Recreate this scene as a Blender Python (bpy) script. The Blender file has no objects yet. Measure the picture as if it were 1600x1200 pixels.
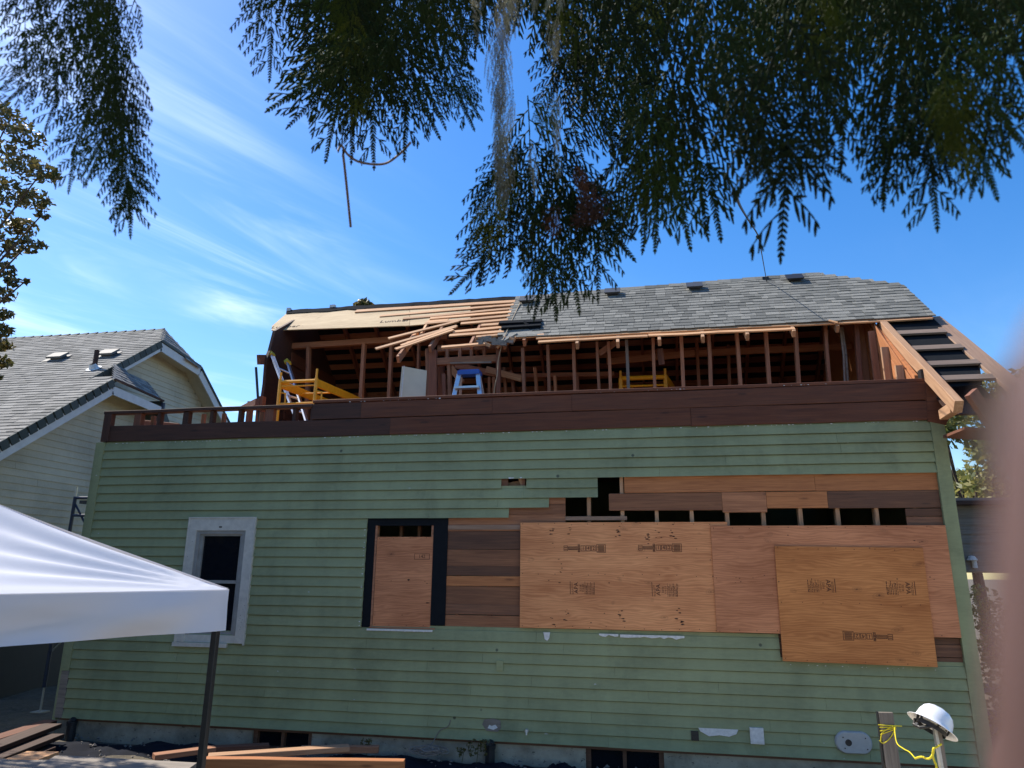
import bpy, math, random
import numpy as np
from mathutils import Vector, Matrix
random.seed(7); np.random.seed(7)
RD = math.radians
S = bpy.context.scene
COL = S.collection
# ------------------------------------------------------------------ camera
F_PX, PITCH, ROLL, YAW, DIST, EYE = 1110.0, 0.2580425, 0.0094305, -0.1895999, 8.7445, 2.11
cy, sy, cp, sp = math.cos(YAW), math.sin(YAW), math.cos(PITCH), math.sin(PITCH)
FW = Vector((sy*cp, cy*cp, sp)); RT0 = Vector((cy, -sy, 0)); UP0 = RT0.cross(FW)
cr, sr = math.cos(ROLL), math.sin(ROLL)
RT = cr*RT0 + sr*UP0; UPV = -sr*RT0 + cr*UP0
CAM = Vector((0, -DIST, EYE))
cam_d = bpy.data.cameras.new('camera'); cam = bpy.data.objects.new('camera', cam_d); COL.objects.link(cam)
cam_d.sensor_width = 36; cam_d.lens = F_PX/1600*36; cam_d.clip_start = 0.004; cam_d.clip_end = 3000
M = Matrix((RT, UPV, -FW)).transposed().to_4x4(); M.translation = CAM; cam.matrix_world = M
cam_d.dof.use_dof = True; cam_d.dof.focus_distance = 8.9; cam_d.dof.aperture_fstop = 24.975/3.0
S.camera = cam
# ------------------------------------------------------------------ light
SUN_EL, SUN_AZ = RD(52), RD(-72)          # azimuth measured from +y (behind the house) towards +x
sdir = Vector((math.sin(SUN_AZ)*math.cos(SUN_EL), math.cos(SUN_AZ)*math.cos(SUN_EL), math.sin(SUN_EL)))
sl = bpy.data.lights.new('sun', 'SUN'); sl.energy = 3.5; sl.angle = RD(0.53); sl.color = (1, 0.93, 0.82)
so = bpy.data.objects.new('sun', sl); COL.objects.link(so); so.rotation_euler = sdir.to_track_quat('Z', 'Y').to_euler()
so.location = (-20, 10, 30)
W = bpy.data.worlds.new('World'); S.world = W; W.use_nodes = True
nt = W.node_tree; nt.nodes.clear()
def N(t, ty, **k):
    n = t.nodes.new(ty)
    for a, b in k.items():
        if hasattr(n, a): setattr(n, a, b)
    return n
out = N(nt, 'ShaderNodeOutputWorld'); bg = N(nt, 'ShaderNodeBackground'); bg.inputs[1].default_value = 0.100
sky = N(nt, 'ShaderNodeTexSky'); sky.sky_type = 'NISHITA'; sky.sun_disc = False
sky.sun_elevation = SUN_EL; sky.sun_rotation = SUN_AZ; sky.altitude = 200; sky.air_density = 1.15; sky.dust_density = 0.6; sky.ozone_density = 2.0
tc = N(nt, 'ShaderNodeTexCoord')
sep = N(nt, 'ShaderNodeSeparateXYZ'); nt.links.new(tc.outputs['Generated'], sep.inputs[0])
zz = N(nt, 'ShaderNodeMath', operation='MAXIMUM'); zz.inputs[1].default_value = 0.06; nt.links.new(sep.outputs[2], zz.inputs[0])
dx = N(nt, 'ShaderNodeMath', operation='DIVIDE'); dy = N(nt, 'ShaderNodeMath', operation='DIVIDE')
nt.links.new(sep.outputs[0], dx.inputs[0]); nt.links.new(zz.outputs[0], dx.inputs[1])
nt.links.new(sep.outputs[1], dy.inputs[0]); nt.links.new(zz.outputs[0], dy.inputs[1])
cmb = N(nt, 'ShaderNodeCombineXYZ'); nt.links.new(dx.outputs[0], cmb.inputs[0]); nt.links.new(dy.outputs[0], cmb.inputs[1])
def cloud_layer(rot, scale, nscale, lo, hi, detail=7, dist=0.6, loc=(0, 0, 0)):
    mp = N(nt, 'ShaderNodeMapping'); mp.inputs['Rotation'].default_value = (0, 0, RD(rot)); mp.inputs['Scale'].default_value = scale
    mp.inputs['Location'].default_value = loc
    m0 = N(nt, 'ShaderNodeMapping'); m0.inputs['Rotation'].default_value = (0, 0, RD(rot)); mp.inputs['Rotation'].default_value = (0, 0, 0)
    nt.links.new(cmb.outputs[0], m0.inputs[0]); nt.links.new(m0.outputs[0], mp.inputs[0])
    no = N(nt, 'ShaderNodeTexNoise'); no.inputs['Scale'].default_value = nscale; no.inputs['Detail'].default_value = detail
    no.inputs['Roughness'].default_value = 0.62; no.inputs['Distortion'].default_value = dist
    nt.links.new(mp.outputs[0], no.inputs['Vector'])
    mr = N(nt, 'ShaderNodeMapRange'); mr.inputs['From Min'].default_value = lo; mr.inputs['From Max'].default_value = hi
    mr.interpolation_type = 'SMOOTHSTEP'
    nt.links.new(no.outputs[0], mr.inputs[0]); return mr.outputs[0]
def wm(op, a, b):
    m = N(nt, 'ShaderNodeMath', operation=op); m.use_clamp = False
    for i, v in enumerate((a, b)):
        if isinstance(v, (int, float)): m.inputs[i].default_value = v
        else: nt.links.new(v, m.inputs[i])
    return m.outputs[0]
c1 = cloud_layer(-66, (0.40, 1.6, 1), 1.0, 0.41, 0.80, detail=6, loc=(0.3, 0.45, 0), dist=0.7)
c2 = cloud_layer(-66, (0.8, 1.0, 1), 0.55, 0.36, 0.64, detail=3)
# cirrus sits over the left (-x) part of the sky and thins out to the right
mx = N(nt, 'ShaderNodeMapRange'); mx.inputs['From Min'].default_value = -0.22; mx.inputs['From Max'].default_value = -0.60; mx.interpolation_type = 'SMOOTHSTEP'
nt.links.new(sep.outputs[0], mx.inputs[0])
cl = wm('MULTIPLY', wm('MULTIPLY', c1, c2), wm('ADD', wm('MULTIPLY', mx.outputs[0], 0.95), 0.03))
mix = N(nt, 'ShaderNodeMix'); mix.data_type = 'RGBA'
hsv = N(nt, 'ShaderNodeHueSaturation'); hsv.inputs['Saturation'].default_value = 1.42; hsv.inputs['Value'].default_value = 1.0; hsv.inputs['Hue'].default_value = 0.508
nt.links.new(sky.outputs[0], hsv.inputs['Color'])
nt.links.new(hsv.outputs[0], mix.inputs[6]); mix.inputs[7].default_value = (9.5, 10.2, 11.0, 1)
nt.links.new(cl, mix.inputs[0]); nt.links.new(mix.outputs[2], bg.inputs[0]); nt.links.new(bg.outputs[0], out.inputs[0])
vs = S.view_settings; vs.view_transform = 'Standard'; vs.look = 'None'; vs.gamma = 1; vs.use_curve_mapping = False; vs.exposure = 1.1
S.cycles.use_denoising = True; S.cycles.max_bounces = 7; S.cycles.transparent_max_bounces = 8
# ------------------------------------------------------------------ pixel helpers (photo pixels 1600x1200 -> real point on a real plane)
def ray(px, py): return (FW*F_PX + RT*(px-800) - UPV*(py-600)).normalized()
def oy(px, py, y): d = ray(px, py); return CAM + d*((y-CAM.y)/d.y)
def ox(px, py, x): d = ray(px, py); return CAM + d*((x-CAM.x)/d.x)
def oz(px, py, z): d = ray(px, py); return CAM + d*((z-CAM.z)/d.z)
SL = 0.86
def rp(px, py, off=0.0):      # front roof slope  z = 5.55 + SL (y-1.3), shifted up by off
    d = ray(px, py); z0 = 5.55 - SL*1.3 + off
    t = (z0 + SL*CAM.y - CAM.z)/(d.z - SL*d.y); return CAM + d*t
def at(px, py, dist): return CAM + ray(px, py)*dist
# ------------------------------------------------------------------ mesh builder
class MB:
    def __init__(s): s.v = []; s.f = []; s.t = []
    def add(s, vs, fs, tone=0.5):
        o = len(s.v); s.v += [tuple(v) for v in vs]; s.f += [tuple(i+o for i in f) for f in fs]; s.t += [tone]*len(fs)
    def box(s, a, b, tone=0.5):
        x0, y0, z0 = a; x1, y1, z1 = b
        if x0 > x1: x0, x1 = x1, x0
        if y0 > y1: y0, y1 = y1, y0
        if z0 > z1: z0, z1 = z1, z0
        s.add([(x0,y0,z0),(x1,y0,z0),(x1,y1,z0),(x0,y1,z0),(x0,y0,z1),(x1,y0,z1),(x1,y1,z1),(x0,y1,z1)],
              [(0,3,2,1),(4,5,6,7),(0,1,5,4),(1,2,6,5),(2,3,7,6),(3,0,4,7)], tone)
    def beam(s, a, b, w, h, up=(0,0,1), tone=0.5, w2=None, h2=None):
        a = Vector(a); b = Vector(b); d = (b-a).normalized(); up = Vector(up)
        if abs(d.dot(up)) > 0.98: up = Vector((0,1,0))
        sd = d.cross(up).normalized(); u = sd.cross(d).normalized(); w2 = w if w2 is None else w2; h2 = h if h2 is None else h2
        q = [a+sd*(i*w/2)+u*(j*h/2) for i, j in ((-1,-1),(1,-1),(1,1),(-1,1))] + [b+sd*(i*w2/2)+u*(j*h2/2) for i, j in ((-1,-1),(1,-1),(1,1),(-1,1))]
        s.add(q, [(0,1,2,3),(7,6,5,4),(0,4,5,1),(1,5,6,2),(2,6,7,3),(3,7,4,0)], tone)
    def tube(s, pts, r, n=8, tone=0.5, cap=True):
        pts = [Vector(p) for p in pts]; rs = r if isinstance(r, (list, tuple)) else [r]*len(pts)
        vs = []; fs = []; prev = None
        for i, p in enumerate(pts):
            d = (pts[min(i+1, len(pts)-1)] - pts[max(i-1, 0)]).normalized()
            if prev is None:
                a = Vector((0,0,1)) if abs(d.z) < 0.9 else Vector((1,0,0)); prev = d.cross(a).normalized()
            prev = (prev - d*prev.dot(d)).normalized(); q = d.cross(prev)
            for k in range(n):
                an = 2*math.pi*k/n; vs.append(p + prev*(math.cos(an)*rs[i]) + q*(math.sin(an)*rs[i]))
        for i in range(len(pts)-1):
            for k in range(n): fs.append((i*n+k, i*n+(k+1)%n, (i+1)*n+(k+1)%n, (i+1)*n+k))
        if cap: fs.append(tuple(range(n))[::-1]); fs.append(tuple(range((len(pts)-1)*n, len(pts)*n)))
        s.add(vs, fs, tone)
    def prism(s, poly, off, tone=0.5):   # planar polygon (list of 3d points) extruded by vector off
        poly = [Vector(p) for p in poly]; off = Vector(off); n = len(poly)
        s.add(poly + [p+off for p in poly], [tuple(range(n))[::-1], tuple(range(n, 2*n))] + [(i, (i+1)%n, (i+1)%n+n, i+n) for i in range(n)], tone)
    def lathe(s, prof, c=(0,0,0), n=20, tone=0.5, mat=None):
        vs = []; fs = []
        for r, z in prof:
            for k in range(n):
                a = 2*math.pi*k/n; v = Vector((r*math.cos(a), r*math.sin(a), z)); v = (mat @ v) if mat else v + Vector(c); vs.append(v)
        for i in range(len(prof)-1):
            for k in range(n): fs.append((i*n+k, i*n+(k+1)%n, (i+1)*n+(k+1)%n, (i+1)*n+k))
        s.add(vs, fs, tone)
    def mesh(s, name):
        me = bpy.data.meshes.new(name); me.from_pydata(s.v, [], s.f); 
        at_ = me.attributes.new('tone', 'FLOAT', 'FACE'); at_.data.foreach_set('value', s.t); me.update(); return me
def link(name, me, mat, parent=None, label=None, cat=None, group=None, kind=None, mw=None, smooth=False):
    o = bpy.data.objects.new(name, me); COL.objects.link(o)
    if me and mat: me.materials.append(mat)
    if smooth:
        for p in me.polygons: p.use_smooth = True
    if mw is not None: o.matrix_world = mw
    if parent is not None:
        o.parent = parent
        o.matrix_parent_inverse = parent['_inv'] if False else WM(parent).inverted()
    for k, v in (('label', label), ('category', cat), ('group', group), ('kind', kind)):
        if v: o[k] = v
    return o
def WM(o):
    m = o.matrix_basis.copy()
    if o.parent: m = WM(o.parent) @ o.matrix_parent_inverse @ m
    return m
def obj(name, mb, mat, parent=None, **k): return link(name, mb.mesh(name), mat, parent, **k)
def thing(name, label, cat, loc=(0,0,0), group=None):
    o = bpy.data.objects.new(name, None); COL.objects.link(o); o.location = loc; o.empty_display_size = 0.2
    o['label'] = label; o['category'] = cat
    if group: o['group'] = group
    return o
def wood(name, a, b, w, h, mat, parent=None, up=(0,0,1), **k):   # one stick of timber, grain along its own x axis
    a = Vector(a); b = Vector(b); d = (b-a); L = d.length; d.normalize(); up = Vector(up)
    if abs(d.dot(up)) > 0.98: up = Vector((0,-1,0))
    sd = up.cross(d).normalized(); u = d.cross(sd).normalized()
    m = Matrix((d, sd, u)).transposed().to_4x4(); m.translation = (a+b)/2
    mb = MB(); n = 4 if L > 1.5 else 1
    # slight warp along the length
    vs = []; wob = min(0.006, L*0.002)
    rows = []
    c = min(0.004, w*0.1, h*0.1)
    for i in range(n+1):
        x = -L/2 + L*i/n; jy = random.uniform(-wob, wob); jz = random.uniform(-wob, wob)
        for (q, r) in ((-w/2+c, -h/2), (w/2-c, -h/2), (w/2, -h/2+c), (w/2, h/2-c), (w/2-c, h/2), (-w/2+c, h/2), (-w/2, h/2-c), (-w/2, -h/2+c)):
            vs.append((x, q+jy, r+jz))
    fs = [tuple(range(8))[::-1], tuple(range(n*8, n*8+8))]
    for i in range(n):
        for k2 in range(8): fs.append((i*8+k2, i*8+(k2+1)%8, (i+1)*8+(k2+1)%8, (i+1)*8+k2))
    mb.add(vs, fs)
    return link(name, mb.mesh(name), mat, parent, mw=m, **k)
# ------------------------------------------------------------------ materials
def newmat(name):
    m = bpy.data.materials.new(name); m.use_nodes = True; t = m.node_tree; t.nodes.clear()
    o = N(t, 'ShaderNodeOutputMaterial'); b = N(t, 'ShaderNodeBsdfPrincipled'); t.links.new(b.outputs[0], o.inputs[0]); return m, t, b
def L(t, a, b): t.links.new(a, b)
def ramp(t, fac, stops):
    r = N(t, 'ShaderNodeValToRGB'); e = r.color_ramp.elements
    while len(e) < len(stops): e.new(0.5)
    for i, (p, c) in enumerate(stops): e[i].position = p; e[i].color = (*c, 1) if len(c) == 3 else c
    L(t, fac, r.inputs[0]); return r.outputs[0]
def noise(t, vec, scale, detail=4, rough=0.55, dist=0, mscale=None, mrot=None):
    if mscale or mrot:
        mp = N(t, 'ShaderNodeMapping')
        if mscale: mp.inputs['Scale'].default_value = mscale
        if mrot: mp.inputs['Rotation'].default_value = mrot
        L(t, vec, mp.inputs[0]); vec = mp.outputs[0]
    n = N(t, 'ShaderNodeTexNoise'); n.inputs['Scale'].default_value = scale; n.inputs['Detail'].default_value = detail
    n.inputs['Roughness'].default_value = rough; n.inputs['Distortion'].default_value = dist; L(t, vec, n.inputs['Vector']); return n.outputs[0]
def mixc(t, fac, a, b, bt='MIX'):
    m = N(t, 'ShaderNodeMix'); m.data_type = 'RGBA'; m.blend_type = bt
    for i, v in ((0, fac), (6, a), (7, b)):
        if hasattr(v, 'is_linked') or hasattr(v, 'links'): L(t, v, m.inputs[i])
        elif isinstance(v, (int, float)): m.inputs[i].default_value = v
        else: m.inputs[i].default_value = (*v, 1)
    return m.outputs[2]
def math_(t, op, a, b=0.5, clamp=False):
    m = N(t, 'ShaderNodeMath', operation=op); m.use_clamp = clamp
    for i, v in enumerate((a, b)):
        if hasattr(v, 'links'): L(t, v, m.inputs[i])
        else: m.inputs[i].default_value = v
    return m.outputs[0]
def coords(t, kind='Object'): return N(t, 'ShaderNodeTexCoord').outputs[kind]
def bump(t, b, h, s=0.3, d=0.01):
    n = N(t, 'ShaderNodeBump'); n.inputs['Strength'].default_value = s; n.inputs['Distance'].default_value = d; L(t, h, n.inputs['Height']); L(t, n.outputs[0], b.inputs['Normal'])
def wood_mat(name, dark, light, rough=0.75, var=0.35, knots=True, grey=0.0, gscale=1.0):
    m, t, b = newmat(name); oi = N(t, 'ShaderNodeObjectInfo'); co = coords(t)
    va = N(t, 'ShaderNodeVectorMath', operation='ADD'); L(t, co, va.inputs[0])
    sc = N(t, 'ShaderNodeVectorMath', operation='SCALE'); sc.inputs[0].default_value = (37, 19, 53); L(t, oi.outputs['Random'], sc.inputs['Scale']); L(t, sc.outputs[0], va.inputs[1])
    v = va.outputs[0]
    g1 = noise(t, v, 3.0*gscale, 6, 0.6, 1.2, (0.5, 9, 9)); g2 = noise(t, v, 40*gscale, 3, 0.6, 0, (0.05, 1, 1))
    f = math_(t, 'ADD', math_(t, 'MULTIPLY', g1, 0.7), math_(t, 'MULTIPLY', g2, 0.35))
    c = ramp(t, f, [(0.33, dark), (0.72, light)])
    if knots:
        vo = N(t, 'ShaderNodeTexVoronoi'); mp = N(t, 'ShaderNodeMapping'); mp.inputs['Scale'].default_value = (1.6, 7, 7); L(t, v, mp.inputs[0]); L(t, mp.outputs[0], vo.inputs['Vector']); vo.inputs['Scale'].default_value = 1.0
        k = ramp(t, vo.outputs['Distance'], [(0.06, (1,1,1)), (0.13, (0,0,0))]); c = mixc(t, math_(t, 'MULTIPLY', k, 0.7), c, tuple(x*0.45 for x in dark))
    if grey:
        st = noise(t, v, 1.3, 4, 0.6, 0.5, (1, 2.5, 2.5)); c = mixc(t, math_(t, 'MULTIPLY', ramp(t, st, [(0.42, (0,0,0)), (0.62, (1,1,1))]), grey), c, (0.16, 0.14, 0.125))
    hv = N(t, 'ShaderNodeHueSaturation'); L(t, c, hv.inputs['Color'])
    L(t, math_(t, 'ADD', math_(t, 'MULTIPLY', oi.outputs['Random'], var), 1-var/2), hv.inputs['Value'])
    L(t, hv.outputs[0], b.inputs['Base Color']); b.inputs['Roughness'].default_value = rough; bump(t, b, f, 0.35, 0.004); return m
M_fresh = wood_mat('raw_fir', (0.30, 0.15, 0.075), (0.52, 0.31, 0.17))
M_old = wood_mat('aged_redwood', (0.115, 0.040, 0.022), (0.25, 0.095, 0.048), var=0.5)
M_mid = wood_mat('brown_framing', (0.20, 0.080, 0.038), (0.40, 0.18, 0.092), var=0.5)
M_skip = wood_mat('skip_sheathing', (0.38, 0.18, 0.075), (0.66, 0.38, 0.19), var=0.45)
M_lookout = wood_mat('brown_weathered_board', (0.13, 0.09, 0.065), (0.26, 0.185, 0.135), var=0.2)
M_band = wood_mat('rim_board', (0.066, 0.017, 0.005), (0.165, 0.050, 0.017), var=0.35, grey=0.04)
M_bandd = wood_mat('dark_rim_board', (0.026, 0.010, 0.005), (0.075, 0.027, 0.014), var=0.3)
M_weath = wood_mat('weathered_wood', (0.13, 0.11, 0.09), (0.27, 0.23, 0.19), var=0.3)
M_sheath = wood_mat('wall_plank', (0.17, 0.062, 0.026), (0.40, 0.17, 0.075), var=0.7, grey=0.03)
M_orange = wood_mat('orange_fir_plank', (0.28, 0.095, 0.030), (0.52, 0.205, 0.07), var=0.25, gscale=1.3)
M_decay = wood_mat('dark_stained_plank', (0.085, 0.035, 0.018), (0.23, 0.10, 0.048), var=0.7, grey=0.05)
def ply_mat(name, dark, light, knotc):
    m, t, b = newmat(name); co = coords(t); oi = N(t, 'ShaderNodeObjectInfo')
    va = N(t, 'ShaderNodeVectorMath', operation='ADD'); L(t, co, va.inputs[0])
    sc = N(t, 'ShaderNodeVectorMath', operation='SCALE'); sc.inputs[0].default_value = (31, 0, 17); L(t, oi.outputs['Random'], sc.inputs['Scale']); L(t, sc.outputs[0], va.inputs[1]); v = va.outputs[0]
    w = N(t, 'ShaderNodeTexWave'); w.wave_type = 'BANDS'; w.bands_direction = 'Z'; w.inputs['Scale'].default_value = 3.2; w.inputs['Distortion'].default_value = 24; w.inputs['Detail'].default_value = 3; w.inputs['Detail Scale'].default_value = 0.55; w.inputs['Detail Roughness'].default_value = 0.5
    mp = N(t, 'ShaderNodeMapping'); mp.inputs['Scale'].default_value = (0.75, 1, 3.6); L(t, v, mp.inputs[0]); L(t, mp.outputs[0], w.inputs['Vector'])
    g = noise(t, v, 22, 4, 0.6, 0.3, (0.12, 1, 2)); lg = noise(t, v, 2.0, 3, 0.5, 0, (0.6, 1, 1.6))
    f = math_(t, 'ADD', math_(t, 'ADD', math_(t, 'MULTIPLY', w.outputs[0], 0.12), math_(t, 'MULTIPLY', g, 0.36)), math_(t, 'MULTIPLY', lg, 0.62))
    c = ramp(t, f, [(0.40, dark), (0.73, light)])
    vo = N(t, 'ShaderNodeTexVoronoi'); m2 = N(t, 'ShaderNodeMapping'); m2.inputs['Scale'].default_value = (3.1, 1, 5.0); L(t, v, m2.inputs[0])
    wob = N(t, 'ShaderNodeVectorMath', operation='ADD'); L(t, m2.outputs[0], wob.inputs[0]); L(t, noise(t, v, 3, 2), wob.inputs[1]); L(t, wob.outputs[0], vo.inputs['Vector']); vo.inputs['Scale'].default_value = 1.0
    rn = N(t, 'ShaderNodeSeparateXYZ'); L(t, vo.outputs['Color'], rn.inputs[0])
    pick = math_(t, 'GREATER_THAN', rn.outputs[0], 0.40)
    d = vo.outputs['Distance']
    ring = ramp(t, d, [(0.0, (1,1,1)), (0.035, (1,1,1)), (0.06, (0.1,)*3), (0.09, (0.45,)*3), (0.115, (0.05,)*3), (0.15, (0.25,)*3), (0.19, (0,0,0))])
    c = mixc(t, math_(t, 'MULTIPLY', math_(t, 'MULTIPLY', ring, pick), 0.8), c, knotc)
    vo2 = N(t, 'ShaderNodeTexVoronoi'); m3 = N(t, 'ShaderNodeMapping'); m3.inputs['Scale'].default_value = (5, 1, 7); L(t, v, m3.inputs[0]); L(t, m3.outputs[0], vo2.inputs['Vector']); vo2.inputs['Scale'].default_value = 1
    c = mixc(t, ramp(t, vo2.outputs['Distance'], [(0.035, (0.85,)*3), (0.055, (0,0,0))]), c, (0.05, 0.02, 0.012))
    L(t, c, b.inputs['Base Color']); b.inputs['Roughness'].default_value = 0.8; bump(t, b, f, 0.15, 0.002); return m
M_ply1 = ply_mat('plywood_tan', (0.50, 0.185, 0.068), (0.82, 0.37, 0.155), (0.12, 0.042, 0.018))
M_ply2 = ply_mat('plywood_pink', (0.38, 0.135, 0.055), (0.66, 0.275, 0.125), (0.11, 0.035, 0.018))
M_ply3 = ply_mat('plywood_orange', (0.38, 0.125, 0.030), (0.66, 0.265, 0.080), (0.085, 0.026, 0.010))
M_ply4 = ply_mat('plywood_new', (0.36, 0.25, 0.13), (0.56, 0.42, 0.24), (0.16, 0.09, 0.05))
def flat(name, c, rough=0.6, metal=0.0, nz=0.12, nscale=8, bmp=0.0, spec=0.5):
    m, t, b = newmat(name); v = coords(t); n = noise(t, v, nscale, 5, 0.6)
    L(t, ramp(t, n, [(0.3, tuple(x*(1-nz) for x in c)), (0.7, tuple(min(1, x*(1+nz)) for x in c))]), b.inputs['Base Color'])
    b.inputs['Roughness'].default_value = rough; b.inputs['Metallic'].default_value = metal; b.inputs['Specular IOR Level'].default_value = spec
    if bmp: bump(t, b, n, bmp, 0.01)
    return m
M_ink = flat('stamp_ink', (0.045, 0.02, 0.014), 0.9)
M_black = flat('tar_paper', (0.012, 0.014, 0.017), 1.0, bmp=0.3, spec=0.08)
M_white = flat('white_trim_paint', (0.52, 0.50, 0.44), 0.7, nz=0.12, nscale=14)
M_trim2 = flat('aged_sash_paint', (0.26, 0.26, 0.245), 0.6, nz=0.15)
M_chip = flat('bare_primer', (0.62, 0.62, 0.60), 0.8, nz=0.15, nscale=30)
M_yel = flat('yellow_scaffold_paint', (0.82, 0.36, 0.012), 0.42, nz=0.10, nscale=12)
M_alu = flat('aluminium', (0.55, 0.57, 0.60), 0.35, metal=0.85, nz=0.08)
M_steel = flat('galvanized_steel', (0.5, 0.5, 0.48), 0.45, metal=0.7, nz=0.15)
M_blue = flat('blue_plastic', (0.02, 0.085, 0.36), 0.4)
M_navy = flat('dark_blue_steel', (0.012, 0.022, 0.055), 0.45)
M_yelp = flat('yellow_plastic', (0.55, 0.40, 0.03), 0.5)
M_panel = flat('primed_door_panel', (0.62, 0.57, 0.43), 0.6, nz=0.05)
M_dark = flat('dark_plastic', (0.015, 0.015, 0.016), 0.5)
M_hat = flat('white_shell', (0.80, 0.81, 0.83), 0.25, nz=0.03)
M_rope = flat('yellow_rope', (0.72, 0.60, 0.02), 0.6)
M_tan = flat('tan_rope', (0.36, 0.27, 0.17), 0.8)
M_plas = flat('grey_plastic', (0.36, 0.37, 0.36), 0.5, nz=0.08, nscale=20)
M_leg = flat('canopy_leg_metal', (0.03, 0.032, 0.036), 0.35, metal=0.5)
def glass_mat():
    m, t, b = newmat('window_glass'); b.inputs['Base Color'].default_value = (0.006, 0.008, 0.012, 1); b.inputs['Roughness'].default_value = 0.06
    b.inputs['Specular IOR Level'].default_value = 0.35; return m
M_glass = glass_mat()
def siding_mat(name, base, dirt, chip=True, sc=1.0, bare=None):
    m, t, b = newmat(name); v = coords(t)
    big = noise(t, v, 0.9, 5, 0.6, 0.4, (1, 1, 1.4)); streak = noise(t, v, 2.2, 5, 0.65, 0, (2.2, 1, 0.28)); fine = noise(t, v, 30, 4, 0.6, 0, (0.4, 1, 1.5))
    f = math_(t, 'ADD', math_(t, 'ADD', math_(t, 'MULTIPLY', big, 0.55), math_(t, 'MULTIPLY', streak, 0.27)), math_(t, 'MULTIPLY', fine, 0.18))
    c = ramp(t, f, [(0.36, tuple(x*0.74 for x in base)), (0.52, base), (0.68, tuple(min(1, x*1.18) for x in base))])
    at_ = N(t, 'ShaderNodeAttribute'); at_.attribute_name = 'tone'
    hv = N(t, 'ShaderNodeHueSaturation'); L(t, c, hv.inputs['Color']); L(t, math_(t, 'ADD', math_(t, 'MULTIPLY', at_.outputs['Fac'], 0.10), 0.95), hv.inputs['Value']); c = hv.outputs[0]
    dm = noise(t, v, 1.6, 6, 0.7, 0.3); c = mixc(t, math_(t, 'MULTIPLY', ramp(t, dm, [(0.55, (0,0,0)), (0.75, (1,1,1))]), 0.55), c, dirt)
    if chip:
        ch = noise(t, v, 17, 3, 0.5, 0.2, (0.5, 1, 1.3)); c = mixc(t, ramp(t, ch, [(0.755, (0,0,0)), (0.765, (1,1,1))]), c, (0.42, 0.43, 0.40))
        sp = N(t, 'ShaderNodeTexVoronoi'); sp.inputs['Scale'].default_value = 2.1; L(t, v, sp.inputs['Vector']); c = mixc(t, ramp(t, sp.outputs['Distance'], [(0.030, (0.8,)*3), (0.05, (0,0,0))]), c, (0.03, 0.035, 0.028))
    L(t, c, b.inputs['Base Color']); b.inputs['Roughness'].default_value = 0.62; b.inputs['Specular IOR Level'].default_value = 0.35; bump(t, b, fine, 0.12, 0.003); return m
M_green = siding_mat('sage_green_paint', (0.262, 0.290, 0.153), (0.11, 0.125, 0.07))
M_cream = siding_mat('cream_siding', (0.47, 0.435, 0.335), (0.34, 0.31, 0.235), chip=False)
M_fascia = flat('white_fascia', (0.55, 0.56, 0.57), 0.6, nz=0.08)
def shingle_mat(name, dark, light, tintd):
    m, t, b = newmat(name); v = coords(t); at_ = N(t, 'ShaderNodeAttribute'); at_.attribute_name = 'tone'
    c = ramp(t, at_.outputs['Fac'], [(0.0, dark), (0.45, tintd), (1.0, light)])
    n = noise(t, v, 60, 4, 0.7); c = mixc(t, 0.45, c, ramp(t, n, [(0.35, (0.03,)*3), (0.7, (0.5, 0.5, 0.48))]), 'OVERLAY')
    L(t, c, b.inputs['Base Color']); b.inputs['Roughness'].default_value = 0.92; bump(t, b, n, 0.5, 0.004); return m
M_shing = shingle_mat('grey_green_shingles', (0.125, 0.127, 0.115), (0.28, 0.275, 0.245), (0.195, 0.195, 0.175))
M_shing2 = shingle_mat('light_grey_shingles', (0.155, 0.155, 0.145), (0.32, 0.31, 0.285), (0.235, 0.23, 0.215))
M_shede = shingle_mat('shingle_edge', (0.06, 0.075, 0.07), (0.13, 0.15, 0.14), (0.09, 0.105, 0.10))
def conc_mat():
    m, t, b = newmat('old_concrete'); v = coords(t); n = noise(t, v, 2.2, 6, 0.65); n2 = noise(t, v, 26, 4, 0.7)
    c = ramp(t, n, [(0.3, (0.17, 0.145, 0.10)), (0.6, (0.42, 0.36, 0.26))])
    sc2 = noise(t, v, 9, 5, 0.8, 0, (1, 1, 1.8)); c = mixc(t, ramp(t, sc2, [(0.60, (0,0,0)), (0.66, (0.9,)*3)]), c, (0.05, 0.045, 0.04))
    L(t, c, b.inputs['Base Color']); b.inputs['Roughness'].default_value = 0.95; bump(t, b, n2, 0.6, 0.01); return m
M_conc = conc_mat()
def ground_mat():
    m, t, b = newmat('dirt'); v = coords(t); n = noise(t, v, 1.2, 6, 0.7); n2 = noise(t, v, 14, 6, 0.7)
    c = ramp(t, n, [(0.3, (0.05, 0.042, 0.03)), (0.6, (0.115, 0.095, 0.065))]); c = mixc(t, ramp(t, n2, [(0.5, (0,0,0)), (0.68, (0.7,)*3)]), c, (0.17, 0.145, 0.11))
    L(t, c, b.inputs['Base Color']); b.inputs['Roughness'].default_value = 1; bump(t, b, n2, 0.8, 0.03); return m
M_dirt = ground_mat()
M_bounce = flat('pale_bounce_slab', (0.44, 0.37, 0.28), 0.9, nz=0.12, nscale=3, bmp=0.2)
M_vent = flat('dark_vent_metal', (0.05,0.052,0.055), 0.5)
M_lookout2 = wood_mat('brown_barge_board', (0.19, 0.11, 0.07), (0.36, 0.23, 0.15), var=0.1)
M_vent2 = flat('grey_vent_metal', (0.13,0.13,0.125), 0.7)
M_tarp = flat('black_ground_cloth', (0.008, 0.010, 0.017), 0.9, nz=0.3, bmp=0.4, spec=0.12)
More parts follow.
